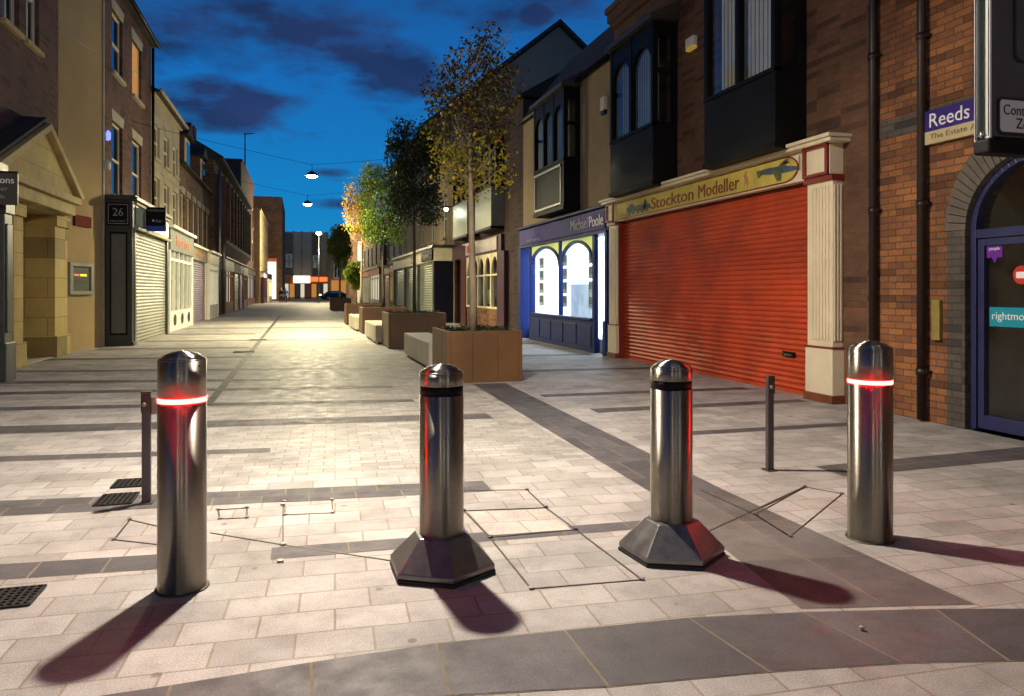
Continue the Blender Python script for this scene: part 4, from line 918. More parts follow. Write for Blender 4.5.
shopfront(f, b_, 60.4, 69, 3.3, 'red', 'pane', 'shop_lit', colm='cream_paint'); shopfront(f, b_, 69.3, 79.6, 3.3, 'orange', 'shutter', 'shutter_green', colm='cream_paint')
# camera-facing brick house at the far right
bH = empty('brick_house', (9, 92, 0), 'small red brick house with white windows at the far end on the right', 'house')
xa, xb = xy(350, 92), 16
m_ = MB(); m_.box(xa, xb, 92, 100, 0, 8.3); m_.build('wall', 'brick_stock', bH)
for (ua, ub, va, vb) in ((359.5, 369.5, 243, 259.5), (360, 369, 265, 275.5)):
    a, b = xy(ua, 92), xy(ub, 92); z0, z1 = zy(ua, vb, 92), zy(ua, va, 92)
    m_ = MB(); m_.box(a - .2, b + .2, 91.9, 91.99, z0 - .15, z1 + .15); w_ = m_.build('window', 'white', bH); m_ = MB(); m_.box(a + .12, (a + b) / 2 - .06, 91.86, 91.895, z0 + .1, z1 - .1); m_.box((a + b) / 2 + .06, b - .12, 91.86, 91.895, z0 + .1, z1 - .1); m_.build('pane', 'glass_dark', w_)
m_ = MB(); m_.box(xa, xb, 91.85, 91.99, 4.15, 4.4); m_.build('string_course', 'white', bH)
m_ = MB(); m_.box(xy(359, 92), xy(371, 92), 91.5, 91.98, zy(365, 284, 92), zy(365, 277, 92)); m_.build('shop_sign', 'sign_lit_o', bH)
m_ = MB(); m_.box(xy(357, 92), xy(372, 92), 91.6, 91.98, 0, zy(365, 284.5, 92)); m_.build('shop_window', 'plate', bH)
m_ = MB(); m_.prism([(xa - .3, 8.3), (xb, 8.3), (xb - 1, 10.4), (xa + 2, 10.4)], lambda p, q, h: (p, h, q), 91.8, 100); m_.build('roof', 'slate', bH)
# end building across the street
YE = 140.
bX = empty('office_building', (3, YE, 0), 'grey panelled office block closing the far end of the street', 'building')
xa, xb = xy(272, YE), xy(328.5, YE); zt_ = zy(310, 232, YE)
m_ = MB(); m_.box(xa - 12, xb, YE, YE + 14, 3.6, zt_); m_.box(xa - 12, xb, YE + 1.5, YE + 14, 0, 3.6); m_.build('wall', 'panel_grey', bX)
for (ua, ub) in ((276, 293), (312, 320)):
    m_ = MB(); m_.box(xy(ua, YE), xy(ub, YE), YE - .12, YE - .01, 4.2, zt_ - .2); m_.build('dark_panel', 'panel_dk', bX)
for uu in (293.5, 302, 311.5, 320.5, 326.5):
    x_ = xy(uu, YE); m_ = MB(); m_.box(x_ - .14, x_ + .14, YE - .3, YE - .121, 4.0, zt_ + .1); m_.build('fin', 'stone', bX)
for (ua, va, vb) in ((316, 256.5, 261.5), (316, 263.5, 267), (289, 255, 260.5), (289, 262, 266.5)):
    a, b = xy(ua - 3.2, YE), xy(ua + 3.2, YE); m_ = MB(); m_.box(a, b, YE - .2, YE - .125, zy(ua, vb, YE) - .2, zy(ua, va, YE) + .2); w_ = m_.build('window', 'white', bX)
    m_ = MB(); m_.box(a + .3, b - .3, YE - .24, YE - .205, zy(ua, vb, YE), zy(ua, va, YE)); m_.build('pane', 'glass_dark' if ua > 300 else 'panel_grey', w_)
m_ = MB(); m_.box(xa - 2, xb + 4, YE - 1.2, YE - .02, 2.75, 4.0); m_.build('canopy', plain('orange_canopy', (.55, .13, .03), .5), bX)
m_ = MB(); m_.box(xy(293.5, YE), xy(310, YE), YE - 1.4, YE - 1.21, 2.85, 4.1); m_.build('lit_sign', 'sign_lit', bX)
m_ = MB(); m_.box(xy(311, YE), xy(327, YE), YE - 1.35, YE - 1.21, 3.1, 3.9); m_.build('lit_sign', 'sign_lit_o', bX)
xs_ = [xy(u, YE) for u in (283, 289, 295, 300, 305, 311, 317, 323, 329)]
for k in range(8):
    m_ = MB(); m_.box(xs_[k] + .1, xs_[k + 1] - .1, YE + .4, YE + 1.49, .3, 2.7); m_.build('shop_window', ['shop_lit', 'warm_lit', 'charcoal_panel', 'shop_lit', 'red', 'warm_lit', 'charcoal', 'shop_lit'][k], bX)
    m_ = MB(); m_.box(xs_[k] - .1, xs_[k] + .1, YE + .2, YE + 1.49, 0, 2.7); m_.build('column', 'charcoal', bX)
bY = empty('rendered_building', (14, 132, 0), 'cream building with white bay windows beside the grey office block', 'building')
xa2 = xy(329.5, 131)
m_ = MB(); m_.box(xa2, 30, 131, 141, 0, zy(335, 240, 131)); m_.build('wall', 'render_cream', bY)
for (u_, va, vb) in ((337, 263, 279), (348, 263, 279), (336, 245, 256)):
    a, b = xy(u_ - 3.5, 131), xy(u_ + 3.5, 131); m_ = MB(); m_.box(a, b, 130.5, 130.99, zy(u_, vb, 131), zy(u_, va, 131)); w_ = m_.build('window', 'white', bY)
    m_ = MB(); m_.box(a + .2, (a + b) / 2 - .1, 130.45, 130.495, zy(u_, vb, 131) + .3, zy(u_, va, 131) - .3); m_.box((a + b) / 2 + .1, b - .2, 130.45, 130.495, zy(u_, vb, 131) + .3, zy(u_, va, 131) - .3); m_.build('pane', 'glass_dark', w_)
m_ = MB(); m_.prism([(xa2 - .2, zy(335, 240, 131)), (30, zy(335, 240, 131)), (29, 12.5), (xa2 + 1.5, 12.5)], lambda p, q, h: (p, h, q), 130.8, 141); m_.build('roof', 'slate', bY)
m_ = MB(); m_.box(xa2 + .3, 16, 130.2, 130.98, .2, 3.2); m_.build('shop_window', 'warm_lit', bY)
# ------------------------------------------------------------------ LEFT side
FL = Fac(-5.2, 1)
bL = empty('brick_building', (-5.2, 14, 0), 'dark red brick building with a yellow stone gabled porch at the left edge', 'building')
holes = []
for (ua, ub) in ((2, 19), (25, 39)):
    holes.append((yx(ua, -5.2), yx(ub, -5.2), 6.35, 8.3))
mb = MB(); FL.wall(mb, 2, 18.88, 0, 11.5, holes + [(15.95, 17.9, 0, 3.05)]); mb.build('wall', 'brick_dark', bL)
for h in holes: FL.window(bL, *h, fm='cream_paint', cols=2, sill='stone_y', lintel=None, fw=.1)
# porch
FP = Fac(-4.98, 1)
m_ = MB(); FP.box(m_, 15.4, 18.8, -.9, -.02, 3.0, 3.06); po = m_.build('porch', 'ashlar', bL)
m_ = MB(); FP.box(m_, 15.5, 15.98, -.9, 0, 0, 2.999); FP.box(m_, 15.45, 16.02, -.9, .05, 0, .45); FP.box(m_, 15.45, 16.02, -.89, .05, 2.78, 2.998); m_.build('pier', 'ashlar', po, bevel=.006); po['label'] = 'yellow stone porch with a pitched gable'
m_ = MB(); FP.box(m_, 17.87, 18.75, -.9, 0, 0, 2.999); FP.box(m_, 17.84, 18.80, -.89, .05, 0, .45); FP.box(m_, 17.84, 18.80, -.89, .05, 2.78, 2.998); m_.build('pier', 'ashlar', po, bevel=.006)
m_ = MB(); FP.box(m_, 14.35, 18.6, -.3, .2, 3.061, 3.3); FP.box(m_, 14.25, 18.7, -.3, .3, 3.301, 3.45); m_.build('entablature', 'stone_y', po, bevel=.01)
m_ = MB(); m_.prism([(14.3, 3.46), (18.65, 3.46), (16.6, 4.52)], lambda p, q, h: (FP.x(h), p, q), -.3, .18); m_.build('gable', 'ashlar', po)
m_ = MB()
m_.prism([(18.75, 3.44), (16.6, 4.55), (16.6, 4.68), (18.95, 3.5)], lambda p, q, h: (FP.x(h), p, q), -.3, .30); m_.prism([(14.2, 3.44), (16.6, 4.55), (16.6, 4.68), (14.0, 3.5)], lambda p, q, h: (FP.x(h), p, q), -.3, .30); m_.build('coping', 'stone_y', po)
m_ = MB(); m_.prism([(13.98, 3.53), (16.6, 4.70), (18.97, 3.53), (18.97, 3.60), (16.6, 4.80), (13.98, 3.60)], lambda p, q, h: (FP.x(h), p, q), -1.2, .22); m_.build('roof', 'slate', po)
m_ = MB(); m_.box(-5.9, -5.8, 15.98, 17.9, 0, 3.05); m_.build('door', 'black', bL)
m_ = MB(); m_.box(-5.8, -4.99, 15.98, 17.87, 0, .02); m_.build('doorstep', 'stone', bL)
# near shop with dark column at the very left
bK = empty('shopfront_building', (-4.45, 11, 0), 'dark green shopfront with pale shutter at the extreme left edge', 'building')
FK = Fac(-4.45, 1)
m_ = MB(); FK.box(m_, 6, 13.62, -.7, .0, 2.78, 3.4); m_.build('fascia', 'charcoal', bK, bevel=.01)
m_ = MB(); FK.box(m_, 13.28, 13.6, -.7, .06, 0, 2.78); FK.box(m_, 13.22, 13.66, -.7, .1, 0, .6); FK.box(m_, 13.24, 13.64, -.7, .09, 2.6, 2.779); FK.box(m_, 13.32, 13.56, .06, .085, .75, 2.45); m_.build('column', 'charcoal', bK, bevel=.012)
m_ = MB(); FK.box(m_, 6, 6.4, -.7, .06, 0, 2.78); m_.build('column', 'charcoal', bK)
FK.shutter(bK, 6.4, 13.26, .05, 2.78, 'shutter_grey', o=-.12, pitch=.09)
t = empty('hanging_sign', (-4.36, 13.1, 2.7), 'dark hanging sign board cut off by the left edge of the photo', 'sign')
xa, xb = -4.74, xy(18, 13.05); zt_, zb_ = zy(9, 173, 13.05), zy(9, 205, 13.05)
m_ = MB(); m_.box(xa, xb, 13.03, 13.08, zb_, zt_); s1 = m_.build('board', plain('dark_grey_board', (.045, .042, .04), .45, var=.1), t, bevel=.006)
m_ = MB(); m_.box(xa - .01, xb + .012, 13.02, 13.09, zt_ + .001, zt_ + .025); m_.build('top_rail', 'black', t)
text('lettering', 'salons', .12, 'white_letter', (xb - .21, 13.025, zt_ - .11), 'C', s1, w=.33, h=.1)
text('lettering', 'hair', .08, 'grey_letter', (xb - .2, 13.025, zt_ - .24), 'C', s1, w=.14, h=.07)
text('lettering', 'nails', .08, 'grey_letter', (xb - .24, 13.025, zt_ - .36), 'C', s1, w=.14, h=.06)
# cream slanting wall building
bM = empty('rendered_building', (-5.0, 20, 0), 'plain tan rendered wall between the stone porch and number 26', 'building')
A_, B_ = Vector((-5.2, 18.9, 0)), Vector((-4.76, 20.98, 0))
def wallpt(s_, o, z):      # along the slanted wall
    d = (B_ - A_); n = Vector((d.y, -d.x, 0)).normalized(); p = A_ + d * s_ + n * o; return (p.x, p.y, z)
m_ = MB(); m_.add([(A_.x, A_.y, 0), (B_.x, B_.y, 0), (-13, 20.98, 0), (-13, 18.9, 0), (A_.x, A_.y, 11.5), (B_.x, B_.y, 11.5), (-13, 20.98, 11.5), (-13, 18.9, 11.5)], [(0, 1, 5, 4), (1, 2, 6, 5), (2, 3, 7, 6), (3, 0, 4, 7), (4, 5, 6, 7)]); m_.build('wall', plain('tan_stucco', (.36, .25, .11), .9, var=.15, scale=1.1, bmp=.35), bM)
def wbox(mb, s0, s1, o0, o1, z0, z1, mi=0):
    vs = [wallpt(s_, o, z) for s_ in (s0, s1) for o in (o0, o1) for z in (z0, z1)]
    mb.add(vs, [(0, 1, 3, 2), (4, 6, 7, 5), (0, 4, 5, 1), (2, 3, 7, 6), (0, 2, 6, 4), (1, 5, 7, 3)], mi)
m_ = MB(); wbox(m_, .965, .995, -.02, .03, 0, 11.5); m_.build('corner_strip', 'stone', bM)
m_ = MB(); wbox(m_, .02, .95, -.02, .012, 7.25, 7.29); m_.build('wall_seam', 'render_grey', bM)
m_ = MB(); wbox(m_, .30, .66, 0, .05, 2.93, 3.18); t = tag(m_.build('wall_plaque', plain('dark_red_plaque', (.12, .012, .006), .7, spec=.08), origin=wallpt(.3, 0, 2.93)), 'small dark red plaque high on the tan rendered wall', 'plaque')
t = empty('cash_machine', wallpt(.4, 0, 1.2), 'small wall cabinet with lit yellow display in the tan wall', 'cabinet')
m_ = MB(); 
for (a, b, c, d) in ((.18, .24, 1.32, 2.06), (.64, .70, 1.32, 2.06)): wbox(m_, a, b, 0, .07, c, d)
wbox(m_, .24, .64, 0, .07, 1.32, 1.40); wbox(m_, .24, .64, 0, .07, 1.98, 2.06); m_.build('frame', 'shutter_grey', t)
m_ = MB(); wbox(m_, .24, .64, 0, .03, 1.40, 1.98); wbox(m_, .26, .62, .03, .05, 1.62, 1.66); m_.build('face', 'charcoal_panel', t)
m_ = MB(); wbox(m_, .42, .56, .031, .04, 1.75, 1.80); m_.build('display', 'yellow_led', t)
m_ = MB(); wbox(m_, .29, .39, .031, .04, 1.75, 1.80); m_.build('indicator', 'orange_led', t)
# number 26
FQ = Fac(-4.75, 1)
bN = empty('brick_building', (-4.75, 24, 0), 'tall dark brick building with sash windows above the charcoal shopfront 26', 'building')
hs = [(21.8, 23.0, 3.95, 5.9), (24.25, 25.6, 3.95, 5.9), (21.8, 23.0, 7.2, 8.85), (24.25, 25.6, 7.2, 8.85)]
mb = MB(); FQ.wall(mb, 21.0, 27.18, 0, 9.55, hs, depth=8); mb.build('wall', 'brick_dark', bN)
for i, h in enumerate(hs):
    FQ.window(bN, *h, fm='cream_paint', pm='warm_lit' if i == 3 else 'glass_dark', sill='stone', lintel='stone')
roof_prism(FQ, 21.0, 27.18, 9.55, .25, 3.5, 11.2, 8, bN)
m_ = MB(); m_.tube([(-4.5, 21, 9.5), (-4.5, 27.2, 9.5)], .06, 8); m_.tube([(-4.66, 27.0, 9.4), (-4.66, 27.0, 3.9)], .045, 8); m_.build('gutter', 'black', bN)
# its shopfront projects to x=-4.1
m_ = MB(); m_.box(-4.745, -4.1, 21.02, 26.4, 3.0, 3.72); ns = m_.build('shopfront', 'charcoal', bN, bevel=.01); ns['label'] = 'charcoal shopfront with grey roller shutter'
m_ = MB(); m_.box(-4.745, -3.98, 20.96, 26.46, 3.721, 3.80); m_.box(-4.745, -4.03, 20.99, 26.43, 3.80, 3.84); m_.build('cornice', 'charcoal', ns)
m_ = MB(); m_.box(-4.745, -4.12, 21.05, 21.25, 0, 3.0); m_.box(-4.745, -4.08, 21.02, 21.4, 0, .1); m_.build('side_pier', 'charcoal', ns, bevel=.01)
m_ = MB(); m_.box(-4.60, -4.26, 21.03, 21.05, .32, 2.85); m_.build('side_panel', 'charcoal_panel', ns)
m_ = MB()
for (a, b, c, d) in ((-4.63, -4.595, .28, 2.9), (-4.265, -4.23, .28, 2.9)): m_.box(a, b, 21.015, 21.049, c, d)
m_.box(-4.595, -4.265, 21.015, 21.049, .28, .33); m_.box(-4.595, -4.265, 21.015, 21.049, 2.85, 2.9); m_.build('panel_moulding', 'black', ns)
FN = Fac(-4.1, 1)
for q_ in ((21.25, 21.45), (26.15, 26.4)): m_ = MB(); FN.box(m_, *q_, -.4, .0, 0, 3.0); m_.build('pilaster', 'charcoal', ns)
FN.shutter(ns, 21.46, 26.14, .05, 2.98, 'shutter_grey', o=-.06, pitch=.09)
m_ = MB(); FN.box(m_, 21.3, 26.3, .001, .02, 3.12, 3.6); m_.build('fascia', plain('slate_blue_sign', (.06, .075, .09), .3), ns)
m_ = MB(); FN.box(m_, 21.2, 26.4, 0, .1, 2.99, 3.05); FN.box(m_, 21.2, 26.4, 0, .06, 3.63, 3.69); m_.build('sign_rail', 'stone', ns)
zt_, zb_ = 3.64, 3.06
m_ = MB(); m_.box(-4.70, -4.16, 20.97, 21.019, zb_, zt_); s1 = m_.build('number_board', 'black', ns, bevel=.006)
m_ = MB()
for (a, b, c, d) in ((-4.66, -4.645, zb_ + .04, zt_ - .04), (-4.215, -4.2, zb_ + .04, zt_ - .04)): m_.box(a, b, 20.964, 20.97, c, d)
m_.box(-4.645, -4.215, 20.964, 20.97, zb_ + .04, zb_ + .055); m_.box(-4.645, -4.215, 20.964, 20.97, zt_ - .055, zt_ - .04); m_.build('border', 'grey_letter', ns)
text('lettering', '26', .2, 'grey_letter', (-4.43, 20.965, 3.40), 'C', ns, w=.24, h=.2)
text('lettering', 'HIGH STREET', .06, 'grey_letter', (-4.43, 20.965, 3.17), 'C', ns, w=.34, h=.045)
# projecting sign
t = empty('projecting_sign', (-4.1, 22.5, 3.1), 'black and blue sign board projecting from the shopfront 26', 'sign')
m_ = MB(); m_.box(-4.06, -3.56, 22.47, 22.55, 3.19, 3.70); s1 = m_.build('board', 'black', t, bevel=.008)
m_ = MB(); m_.box(-4.06, -3.55, 22.46, 22.56, 3.04, 3.189); m_.build('blue_strip', 'blue_board', t)
m_ = MB(); m_.box(-4.1, -4.06, 22.49, 22.53, 3.1, 3.6); m_.build('bracket', 'zinc', t)
text('lettering', 'traditions', .08, 'grey_letter', (-3.81, 22.465, 3.62), 'C', s1, w=.42, h=.07); text('lettering', 'bar', .1, 'grey_letter', (-3.72, 22.465, 3.33), 'C', s1, w=.16, h=.09)
m_ = MB(); m_.lathe([(.028, -.01), (.028, .01)], (0, 0, 0), 12); m_.v = [(-3.87 + v[0], 22.465 + v[2] * .3, 3.33 + v[1]) for v in m_.v]; m_.build('emblem', 'white_letter', t)
m_ = MB(); m_.box(-4.09, -3.95, 24.6, 25.0, 2.78, 2.86); m_.box(-4.09, -3.95, 25.4, 25.8, 2.80, 2.88)
# two lights on the wall
for (v, lab, mt) in ((135, 'small blue alarm light on the brick front of number 26', 'lamp_blue'), (165, 'small pale alarm light below the blue one on number 26', 'white')):
    z_ = zx(106.5, v, -4.70); y_ = yx(107, -4.70); m_ = MB(); m_.lathe([(.02, -.13), (.065, -.09), (.07, .06), (.04, .11), (.01, .13)], (-4.68, y_, z_), 14)
    t = empty('alarm_light', (-4.75, y_, z_), lab, 'light'); m_.build('lens', mt, t); m2 = MB(); m2.box(-4.75, -4.68, y_ - .06, y_ + .06, z_ - .1, z_ + .1); m2.build('back_plate', 'white', t)
# L4 pale building
hs_z = [(3.95, 5.3), (5.95, 7.1)]
f4, b4 = simple_building(-4.75, 1, 27.2, 33.25, 8.1, 'render_grey', 'pale grey rendered building with three windows per floor on the left', 3, hs_z, wm='cream_paint')
m_ = MB(); f4.box(m_, 27.2, 33.25, 0, .12, 7.95, 8.15); f4.box(m_, 27.2, 33.25, 0, .05, 5.55, 5.65); m_.tube([(-4.45, 27.2, 8.1), (-4.45, 33.3, 8.1)], .06, 8); m_.build('cornice', 'stone', b4)
m_ = MB(); m_.box(-5.9, -5.2, 27.3, 28.1, 8, zx(155, 60, -5.5)); m_.box(-5.95, -5.15, 27.25, 28.15, zx(155, 60, -5.5), zx(155, 60, -5.5) + .12); 
for k in range(3): m_.lathe([(.12, 0), (.1, .35)], (-5.72 + .17 * k, 27.7, zx(155, 60, -5.5) + .12), 10)
m_.build('chimney', 'brick_dark', b4)
shopfront(f4, b4, 27.5, 33.2, 3.55, plain('green_grey_fascia', (.12, .13, .1), .5), 'pane', 'shop_dim', p=.55, colm='white', fz=.75, lett='florist', lm='orange', bars=5)
m_ = MB()
for k in range(3): m_.prism([(28.7 + k * 1.7 + .28 * math.cos(a * .524), .38 + .2 * math.sin(a * .524)) for a in range(12)], lambda p, q, h: (f4.x(h), p, q), .505, .52)
m_.build('vent', 'charcoal', b4)
# L5 brown brick with dormers
f5, b5 = simple_building(-4.75, 1, 33.3, 43.9, 6.7, 'brick_stock', 'brown brick building with two roof dormers on the left', 6, [(3.6, 5.5)], roofh=3.2, fname='brick_building', wm='cream_paint')
for yy in (35.2, 40.6):
    m_ = MB(); f5.box(m_, yy, yy + 1.6, -3, -.1, 6.4, 8.2); d_ = m_.build('dormer', 'brick_dark', b5); m_ = MB(); m_.prism([(yy - .2, 8.2), (yy + 1.8, 8.2), (yy + .8, 8.9)], lambda p, q, h: (f5.x(h), p, q), -3, .1); m_.build('dormer_roof', 'slate', d_)
    m_ = MB(); f5.box(m_, yy + .2, yy + 1.4, -.1, -.04, 6.85, 8.1); m_.build('dormer_window', 'cream_paint', d_); m_ = MB(); f5.box(m_, yy + .35, yy + 1.25, -.04, -.02, 7., 7.95); m_.build('dormer_pane', 'glass_dark', d_)
m_ = MB(); m_.box(-6.2, -5.4, 43.0, 43.8, 7, 10.2); m_.build('chimney', 'brick_dark', b5)
shopfront(f5, b5, 33.7, 39.3, 3.3, 'stone', 'shutter', 'shutter_purple', p=.4, colm='cream_paint', lett='bakery', lm='orange'); shopfront(f5, b5, 39.5, 43.8, 3.3, 'cream_paint', 'pane', 'shop_lit', p=.5, colm='white')
for yy in (33.45, 43.95): pass
# L6 long modern brown brick building, overhanging upper floor
f6 = Fac(-4.55, 1); b6 = empty('brick_building', (-4.6, 56, 0), 'long plain brown brick block with overhanging upper storey on the left', 'building')
m_ = MB(); f6.wall(m_, 44.0, 70, 0, 8.6, [(45, 69, 0, 3.0)], depth=10, rev=.4); m_.build('wall', 'brick_brown', b6)
m_ = MB(); f6.box(m_, 46, 69, 0, .45, 4.2, 8.0); m_.prism([(0, 3.6), (.45, 4.2), (0, 4.2)], lambda p, q, h: (f6.x(p), h, q), 46, 69)
for k in range(9): f6.box(m_, 47 + k * 2.4, 47.3 + k * 2.4, .45, .6, 4.4, 7.8)
m_.build('upper_storey', 'brick_brown', b6)
m_ = MB(); f6.box(m_, 44, 70, -9, .5, 8.6, 8.8); m_.prism([(.5, 8.8), (-2.5, 10.6), (-9, 10.6), (-9, 8.8)], lambda p, q, h: (f6.x(p), h, q), 44, 70); m_.build('roof', 'slate', b6)
m_ = MB(); m_.tube([(-4.3, 44.6, 8.2), (-4.3, 44.6, .1)], .09, 8); m_.tube([(-4.3, 47.0, 6.5), (-4.3, 47.0, .1)], .09, 8); m_.build('drainpipe', 'zinc', b6)
for (a, b, mt, k_, fm) in ((48, 55, 'shop_lit', 'pane', 'white'), (55.3, 60, 'shutter_green', 'shutter', 'stone'), (60.3, 64, 'blue_board', 'shutter', 'navy'), (64.3, 68.8, 'shop_lit', 'pane', 'white')):
    shopfront(f6, b6, a, b, 3.4, fm, k_, mt, p=.2, colm='brown_trim', fz=.7)
# L7 tall dark blocks
f7, b7 = simple_building(-5.0, 1, 70.1, 88, 12.8, 'brick_dark', 'tall dark brick block with flat roof and aerial mast on the left', 5, [(4.6, 6.6), (8.2, 10.2)], flat=True, fname='brick_building', wm='brick_dark')
shopfront(f7, b7, 70.5, 87.5, 3.6, 'charcoal', 'pane', 'shop_lit', p=.3, colm='maroon', bars=7)
m_ = MB(); ym = 80.; xm = xy(245, ym); zb_ = 12.9; zt_ = zy(245, 133, ym); m_.tube([(xm, ym, zb_), (xm, ym, zt_)], [.09, .05], 6); m_.tube([(xm - .1, ym, zt_ - .1), (xm + .9, ym, zt_ + .0)], .05, 6); tag(m_.build('aerial_mast', 'black', origin=(xm, ym, zb_)), 'thin aerial mast standing on the flat roof of the tall dark block', 'mast')
f8, b8 = simple_building(-4.3, 1, 88.1, 109.5, 10.4, 'render_cream', 'cream rendered block with rows of windows near the far end on the left', 6, [(4.4, 6.2), (7.4, 9.2)], flat=True)
shopfront(f8, b8, 88.5, 98, 3.5, 'white', 'pane', 'shop_lit', p=.4, colm='purple_col'); shopfront(f8, b8, 98.5, 109, 3.5, 'navy', 'pane', 'shop_lit2', p=.6, colm='cream_paint')
b9 = empty('brick_building', (-5, 114, 0), 'dark brick end block with a blazing white shop window at its corner', 'building')
m_ = MB(); m_.box(-14, -2.4, 110, 131, 0, 14.6); m_.build('wall', 'brick_brown', b9)
m_ = MB(); m_.box(xy(267.5, 110), xy(276, 110), 109.8, 109.98, .3, zy(272, 262, 110)); m_.build('lit_window', 'shop_lit2', b9)
m_ = MB(); m_.box(xy(267, 110), xy(277, 110), 109.5, 109.98, zy(272, 261.8, 110), zy(272, 258.5, 110)); m_.build('canopy', 'orange', b9)
# ------------------------------------------------------------------ planters, benches, trees
def planter(x0, y0, w_, d_, h, mat, label):
    t = empty('planter', (x0 + w_ / 2, y0 + d_ / 2, 0), label, 'planter', 'rusty steel tree planters down the street')
    x1, y1 = x0 + w_, y0 + d_; th = .06; m_ = MB()
    m_.box(x0, x0 + th, y0, y1, 0, h); m_.box(x1 - th, x1, y0, y1, 0, h); m_.box(x0 + th, x1 - th, y0, y0 + th, 0, h); m_.box(x0 + th, x1 - th, y1 - th, y1, 0, h)
    bx_ = m_.build('box', mat, t, bevel=.008)
    for k in (1, 2):
        xx = x0 + w_ * k / 3; MB().box(xx - .003, xx + .003, y0 - .0015, y0 + .002, .02, h - .03).build('seam', 'iron', bx_)
        yy = y0 + d_ * k / 3; MB().box(x0 - .0015, x0 + .002, yy - .003, yy + .003, .02, h - .03).build('seam', 'iron', bx_)
    m_ = MB(); n = 14; hts = [[h - .09 + R.uniform(-.03, .09) for _ in range(n + 1)] for _ in range(n + 1)]
    vs = [(x0 + th + (w_ - 2 * th) * i / n, y0 + th + (d_ - 2 * th) * j / n, hts[i][j]) for i in range(n + 1) for j in range(n + 1)]
    m_.add(vs, [(i * (n + 1) + j, (i + 1) * (n + 1) + j, (i + 1) * (n + 1) + j + 1, i * (n + 1) + j + 1) for i in range(n) for j in range(n)]); m_.build('soil', 'soil', t, recalc=False)
    # low planting along the rim
    m_ = MB()
    for k in range(700):
        px, py = R.uniform(x0 + .07, x1 - .07), R.uniform(y0 + .07, y1 - .07); z = h + R.uniform(-.06, .045); s_ = R.uniform(.012, .03)
        leaf(m_, (px, py, z), s_)
    tag(m_.build('low_plants', LEAF_D, t, recalc=False), kind='stuff')
def leaf(mb, p, s_, mi=0):
    a = R.uniform(0, 6.283); b = R.uniform(-1.2, 1.2); c = R.uniform(-.9, .9)
    u = Vector((math.cos(a) * math.cos(b), math.sin(a) * math.cos(b), math.sin(b))); v = u.cross(Vector((math.sin(c * 3), math.cos(c * 2), .7 + c))).normalized()
    n = u.cross(v) * s_ * .25; p = Vector(p)
    mb.add([p - u * s_, p + v * s_ * .6 + n, p + u * s_ * 1.1, p - v * s_ * .6 + n], [(0, 1, 2), (0, 2, 3)], mi)
def leaf_mat(name, c, tr=.45):
    m, nt, b = new_mat(name); n = noise(nt, pos(nt), 9, 2)
    nt.links.new(ramp(nt, n, [(.3, tuple(x * .6 for x in c)), (.7, tuple(min(1, x * 1.35) for x in c))]), b.inputs['Base Color']); b.inputs['Roughness'].default_value = .5
    ts = N(nt, 'ShaderNodeBsdfTranslucent'); ts.inputs[0].default_value = (*c, 1)
    mx = N(nt, 'ShaderNodeMixShader'); mx.inputs[0].default_value = tr; nt.links.new(b.outputs[0], mx.inputs[1]); nt.links.new(ts.outputs[0], mx.inputs[2])
    nt.links.new(mx.outputs[0], nt.nodes['Material Output'].inputs['Surface']); return m
LEAF_G = leaf_mat('green_leaf', (.07, .12, .02)); LEAF_D = leaf_mat('dark_green_leaf', (.02, .032, .011), .2); LEAF_B = leaf_mat('bright_green_leaf', (.16, .26, .02), .5)
LEAF_Y = leaf_mat('yellow_leaf', (.6, .46, .03)); LEAF_O = leaf_mat('orange_leaf', (.65, .24, .02)); LEAF_SHADE = leaf_mat('shaded_leaf', (.06, .042, .016), .3)  # darkest brown: shade of the unlit upper crown put into the leaf colour
LEAF_P = leaf_mat('yellow_green_leaf', (.32, .33, .03))
